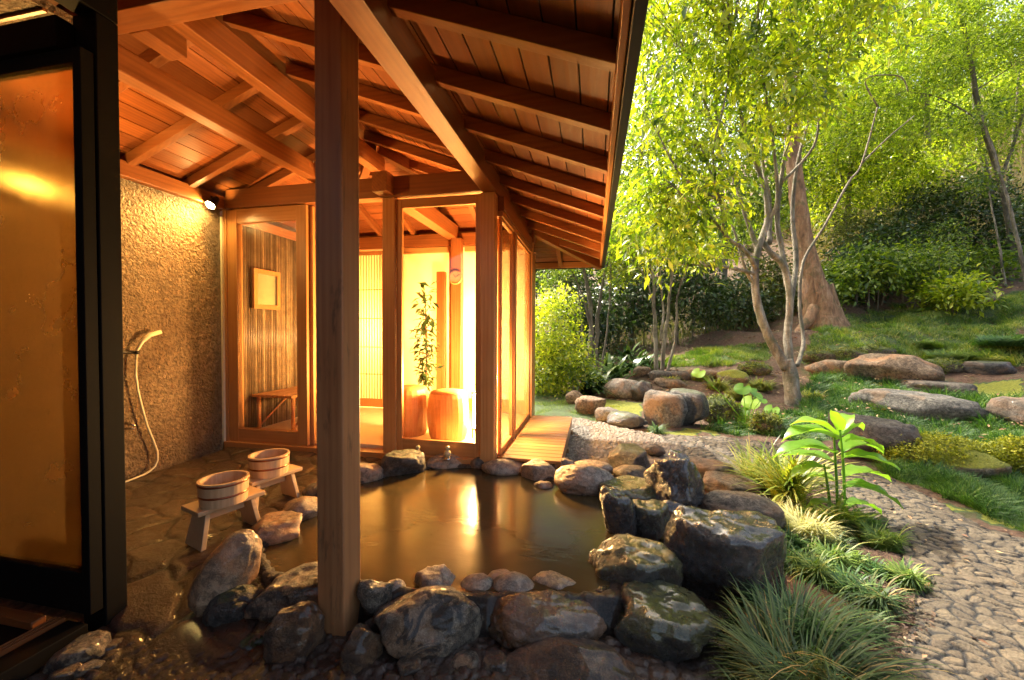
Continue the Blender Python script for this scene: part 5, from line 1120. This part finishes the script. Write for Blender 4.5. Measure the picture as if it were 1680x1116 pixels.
litter('fallen_leaves', 'scattered yellow and brown leaves fallen on the cobbled path', PATH, 260, .045, LM['litter'], 33, .022)
litter('fallen_leaves', 'dead leaves caught in the green bed round the slabs', MONDO1, 260, .06, LM['litter'], 34, .12)
litter('soil_debris', 'crumbs of bark and dead needles on the bare earth beside the path', pix([(1180, 790), (1330, 800), (1440, 880), (1480, 950), (1490, 1010), (1430, 1116), (1150, 1116), (1200, 960), (1280, 870)]), 1500, .018, LM['needles'], 35, .012)
leaves('foliage', LM['dark'], [(np.array([-1.98, 4.45, 1.05]), (.05, .05, .66))], 380, .11, .35, .2, 5, .05, HP, .2, 0, -.1, seed=301)
# grass tufts --------------------------------------------------------------------
def tuft(name, label, c, n, L, wid, spread, mat, droop=1.0, cat='grass', group=None, seed=1, segs=6, rad=.06, up=1.0, bias=0.0):
    r = np.random.default_rng(seed); a = r.uniform(0, 2*math.pi, n); rr = rad*np.sqrt(r.random(n)); el = r.uniform(.25, 1, n)**spread*math.pi/2*up; Ln = L*r.uniform(.55, 1.1, n)
    pos = np.stack([c[0]+rr*np.cos(a*1.7), c[1]+rr*np.sin(a*1.7), c[2]+0*a], -1); V = []; e = np.minimum(el, 1.5)
    dr = np.stack([np.cos(a), np.sin(a), 0*a], -1); sv = np.stack([-np.sin(a), np.cos(a), 0*a], -1); dp = droop*r.uniform(.6, 1.5, n); tw = r.normal(0, .25, n)
    for k in range(segs+1):
        w = wid*(np.sin(math.pi*min(.93, .18+.75*k/segs)))*r.uniform(.9, 1.1, 1)
        V += [pos-sv*w/2, pos+sv*w/2]
        pos = pos+(dr*np.cos(e)[:, None]+sv*(tw*k/segs*.5)[:, None]+np.array([0, 0, 1])*np.sin(e)[:, None])*(Ln/segs)[:, None]; e = e-dp*2.0/segs
    V = np.stack(V, 1); m = V.shape[1]; V[..., 2] = np.maximum(V[..., 2], c[2]-.015+.01*r.random((n, 1))); kk = np.arange(n)[:, None]*m
    F = np.concatenate([kk+np.array([[2*j, 2*j+1, 2*j+3, 2*j+2]]) for j in range(segs)], 0)
    o = fastmesh(name, V.reshape(-1, 3), F, mat, {'rnd': np.repeat(np.clip(r.normal(.45+bias, .26, n), 0, 1), m)}, origin=c); return meta(o, label, cat, group)
def gp(u, v, z=None):
    if z is None: p, _ = ground(u, v, 1.0); return p
    return onz(u, v, z)
gg = 'grass clumps by the path'
tuft('grass_clump', 'huge dark drooping grass clump with rusty blades in front of the path', (.70, 1.42, -.03), 3400, .41, .0055, .8, LM['clump'], 1.25, group=gg, seed=41, rad=.15, segs=8)
tuft('grass_clump', 'dark grass clump at the bottom edge below the huge clump', (.62, 1.18, -.05), 1300, .32, .005, .8, LM['clump'], 1.2, group=gg, seed=42, rad=.16, segs=7)
tuft('grass_clump', 'smaller dark clump leaning against the largest wet boulder', (.80, 1.68, -.02), 900, .34, .005, .7, LM['mondo'], 1.1, group=gg, seed=43, rad=.12, segs=7)
tuft('sedge_clump', 'pale straw-yellow sedge spilling over the stones', gp(1330, 885), 1500, .26, .006, 1.3, LM['sedge'], 1.3, group=gg, seed=44, rad=.12, segs=7)
tuft('sedge_clump', 'small pale sedge right behind the straw-yellow one', gp(1275, 850), 700, .20, .005, 1.2, LM['sedge'], 1.3, group=gg, seed=45, rad=.08, segs=6)
tuft('spiky_plant', 'upright spiky yellow-green plant left of the broad-leaved plant', gp(1295, 830), 260, .50, .017, .55, LM['spiky'], .55, group=gg, seed=46, rad=.10, segs=7)
tuft('spiky_plant', 'thin spiky grass behind the smooth brown boulder', gp(1245, 800), 260, .42, .009, .6, LM['spiky'], .6, group=gg, seed=47, rad=.10, segs=7)
tuft('spiky_plant', 'low green leaves at the foot of the broad-leaved plant', gp(1380, 870), 320, .24, .014, .9, LM['mid'], .9, group=gg, seed=48, rad=.12, segs=6)
tuft('grass_tuft', 'green tuft at the path edge below the broad-leaved plant', gp(1450, 900), 700, .16, .0055, .9, LM['lawn'], 1.1, group=gg, seed=49, rad=.09)
tuft('grass_tuft', 'lowest green tuft standing alone at the path edge', gp(1490, 965), 520, .14, .006, .9, LM['lawn'], 1.1, group=gg, seed=50, rad=.06)
tuft('grass_tuft', 'green tuft between the straw sedge and the path', gp(1420, 870), 500, .15, .0055, .9, LM['mondo'], 1.1, group=gg, seed=51, rad=.08)
tuft('grass_tuft', 'little tuft growing beside the streaked wet boulder', gp(1150, 790), 160, .12, .005, .9, LM['lawn'], 1.0, group=gg, seed=52, rad=.04)
tuft('grass_tuft', 'dark tuft at the gravel edge by the grey split boulder', gp(1078, 712), 260, .18, .008, .9, LM['mondo'], 1.0, group=gg, seed=53, rad=.05)
rt_ = random.Random(9)
for i_, (u_, v_, s_) in enumerate([(1180, 840, .9), (1300, 900, 1.0), (1375, 905, .9), (1405, 930, .7), (1440, 945, .6), (1385, 880, 1.1), (1340, 860, 1.0), (1290, 800, .8), (1420, 1040, .8), (1340, 950, 1.3), (1400, 980, 1.1), (1440, 1000, 1.2), (1370, 930, 1.2), (1300, 935, 1.2)]):
    tuft('grass_tuft', ['low tuft between the smooth brown boulder and the sedge', 'green tuft on the earth left of the straw sedge', 'green tuft just below the straw sedge', 'small tuft halfway between the sedge and the lone tuft', 'smallest tuft by the path above the lone tuft', 'leafy tuft under the broad-leaved plant', 'tuft between the spiky plant and the sedge', 'tuft at the back of the spiky plant', 'tuft on the path side of the huge dark clump', 'leafier tuft directly above the huge dark clump', 'tuft between the lone tuft and the huge dark clump', 'tuft leaning over the cobbles beside the huge dark clump', 'tuft on the bare earth under the straw sedge', 'tuft in the gap right of the largest dark boulder'][i_], gp(u_, v_), 320, .15*s_, .006, .85, LM[['lawn', 'mondo', 'clump'][i_ % 3]], 1.1, group='little tufts on the bare earth', seed=140+i_, rad=.06)
gm = 'bright grass mounds on the right bank'
tuft('grass_mound', 'bright green mound of fine grass above the mossy ledge', gp(1575, 592), 3000, .34, .010, .9, LM['lawn'], 1.1, group=gm, seed=54, rad=.45)
tuft('grass_mound', 'small bright mound left of the largest one', gp(1515, 570), 1600, .28, .010, .9, LM['lawn'], 1.1, group=gm, seed=55, rad=.3)
tuft('grass_mound', 'hanging grass at the end of the long grey ledge', gp(1625, 598), 1500, .32, .010, .9, LM['spiky'], 1.2, group=gm, seed=56, rad=.3)
tuft('ground_shrub', 'dark green dome of ground shrub at the right edge of the bank', gp(1670, 568), 2600, .30, .016, .8, LM['mondo'], .9, 'bush', seed=57, rad=.5)
for i, (u, v, s, lb) in enumerate([(1180, 640, 1, 'tawny grass behind the darker mossy boulder'), (1215, 655, 1, 'tawny grass clump in front of the many-stemmed trunk'), (1150, 625, .8, 'tawny grass clump nearest the low wall stones'), (1250, 640, 1, 'tawny grass touching the left side of the trunk'), (1335, 660, 1, 'tawny grass clump right of the trunk foot'), (1200, 690, .8, 'green grass beside the squat mossy boulder'), (1100, 630, .7, 'short yellow grass over the grey split boulder')]):
    tuft('grass_clump', lb, gp(u, v), 420, .30*s, .012, .8, LM['spiky'], .9, group='tawny grasses round the trunk', seed=60+i, rad=.16)

# strap-leaved plants ---------------------------------------------------------------
for i, (u, v) in enumerate([(985, 640), (1010, 628), (1035, 615), (1055, 605), (965, 650), (1000, 610), (1030, 590), (880, 640)]):
    tuft('strap_leaved_plant', ['strap-leaved plant left of the orange rock', 'strap-leaved plant in the middle of its row', 'strap-leaved plant above the orange rock', 'strap-leaved plant under the second slim tree', 'strap-leaved plant at the lawn end of the row', 'strap-leaved plant behind the middle of the row', 'strap-leaved plant at the back under the slim trees', 'strap-leaved plant beneath the lime bush'][i], gp(u, v), 46, .62, .085, .7, LM['strap'], .75, 'plant', 'strap-leaved plants', 70+i, 7, .16)

# broad-leaved plant (ginger) ------------------------------------------------------
def blade(mb, p, d, L, wd, droop, n=10, up=None, fold=.22, r=None):
    p = Vector(p); d = Vector(d).normalized(); vs = []; s = d.cross(Vector((0, 0, 1))).normalized(); r = random.random() if r is None else r
    for i in range(n+1):
        t = i/n; w = wd*math.sin(math.pi*min(1, t**.75*.97+.03))**.8*(1-.15*t)+.001; nn = s.cross(d).normalized(); wv = .05*wd*math.sin(t*17+p.x*9)
        vs += [p-s*w/2+nn*(w*fold+wv), p, p+s*w/2+nn*(w*fold-wv)]
        d = (d+Vector((0, 0, -droop/n))).normalized(); p = p+d*L/n
    fs = [(3*i+a, 3*i+a+1, 3*i+a+4, 3*i+a+3) for i in range(n) for a in (0, 1)]
    mb.add(vs, fs, r)
gb_ = gp(1378, 850); gb_[2] -= .01
t = empty('broad_leaved_plant', gb_, 'tall plant with long glossy bright green leaves beside the path', 'plant')
cr_ = random.Random(5); RTv = Vector(RT); FWv = Vector((FW[0], FW[1], 0)).normalized(); mbs = MB()
dg = np.dot(gb_-EYE, FW)
def gpt(u, v, dd=0): return Vector(at(u, v, dg+dd))
stems_ = [([(1375, 850), (1372, 780), (1368, 715)],), ([(1386, 850), (1384, 770), (1378, 705)],), ([(1365, 850), (1358, 800), (1352, 762)],)]
for (pp,) in stems_: limb(mbs, [gpt(*q) for q in pp], .010, .006, 5, 8, .05)
mbs.build('stems', M['gstem'] if 'gstem' in M else LM['ginger'], t, smooth=True)
LV = [((1372, 722), (1303, 702), .35, 1.0), ((1372, 715), (1322, 682), .28, 1.1), ((1380, 708), (1392, 680), .20, .9), ((1380, 715), (1408, 688), .22, 1.0), ((1372, 745), (1290, 738), .36, .8), ((1382, 740), (1435, 745), .30, .7), ((1382, 752), (1452, 762), .30, .7), ((1384, 725), (1436, 728), .22, .9), ((1370, 760), (1302, 752), .26, .6), ((1384, 782), (1445, 790), .26, .7), ((1370, 790), (1330, 800), .22, .9), ((1386, 800), (1462, 818), .30, .9), ((1360, 770), (1310, 790), .22, .9), ((1378, 708), (1368, 684), .16, .5), ((1390, 830), (1430, 850), .20, .9), ((1370, 830), (1345, 850), .18, .9)]
for (a, b_, sz, dr) in LV:
    p = gpt(*a); q = gpt(*b_, cr_.uniform(-.12, .12)); d = (q-p); L = d.length*1.25+.03; mb = MB()
    dd = Vector((d.x, d.y, max(d.z, -.02)+.35*L)); blade(mb, p, dd, L, sz*.52, 1.45*dr, 12); mb.build('leaf', LM['ginger'], t, smooth=True)
# round-leaved plant under the tree
gb_ = gp(1225, 700); t = empty('round_leaved_plant', gb_, 'plant with big round bright leaves left of the trunk foot', 'plant'); dg = np.dot(gb_-EYE, FW)
mbs = MB()
for (u, v, rx) in [(1218, 638, 13), (1240, 645, 11), (1232, 660, 15), (1214, 672, 14), (1266, 673, 12), (1250, 655, 9), (1146, 612, 11)]:
    c = Vector(at(u, v, dg+cr_.uniform(-.1, .2))); limb(mbs, [Vector(gb_), (Vector(gb_)+c)/2+Vector((0, 0, .05)), c], .006, .004, 4, 6, 0)
    rr = rx/FPX*dg; n = 20; nrm = Vector((cr_.uniform(-.4, .4), -.55, .8)).normalized(); a_ = nrm.orthogonal().normalized(); b2 = nrm.cross(a_)
    vs = [c]+[c+(a_*math.cos(2*math.pi*k/n)+b2*math.sin(2*math.pi*k/n))*rr*(1+.06*math.sin(5*k))*(.35 if k == 0 else 1)+nrm*rr*.12*math.sin(3*2*math.pi*k/n) for k in range(n)]
    MB().add(vs, [(0, 1+k, 1+(k+1) % n) for k in range(n)]).build('leaf', LM['ginger'], t, smooth=True)
mbs.build('stems', LM['ginger'], t, smooth=True)
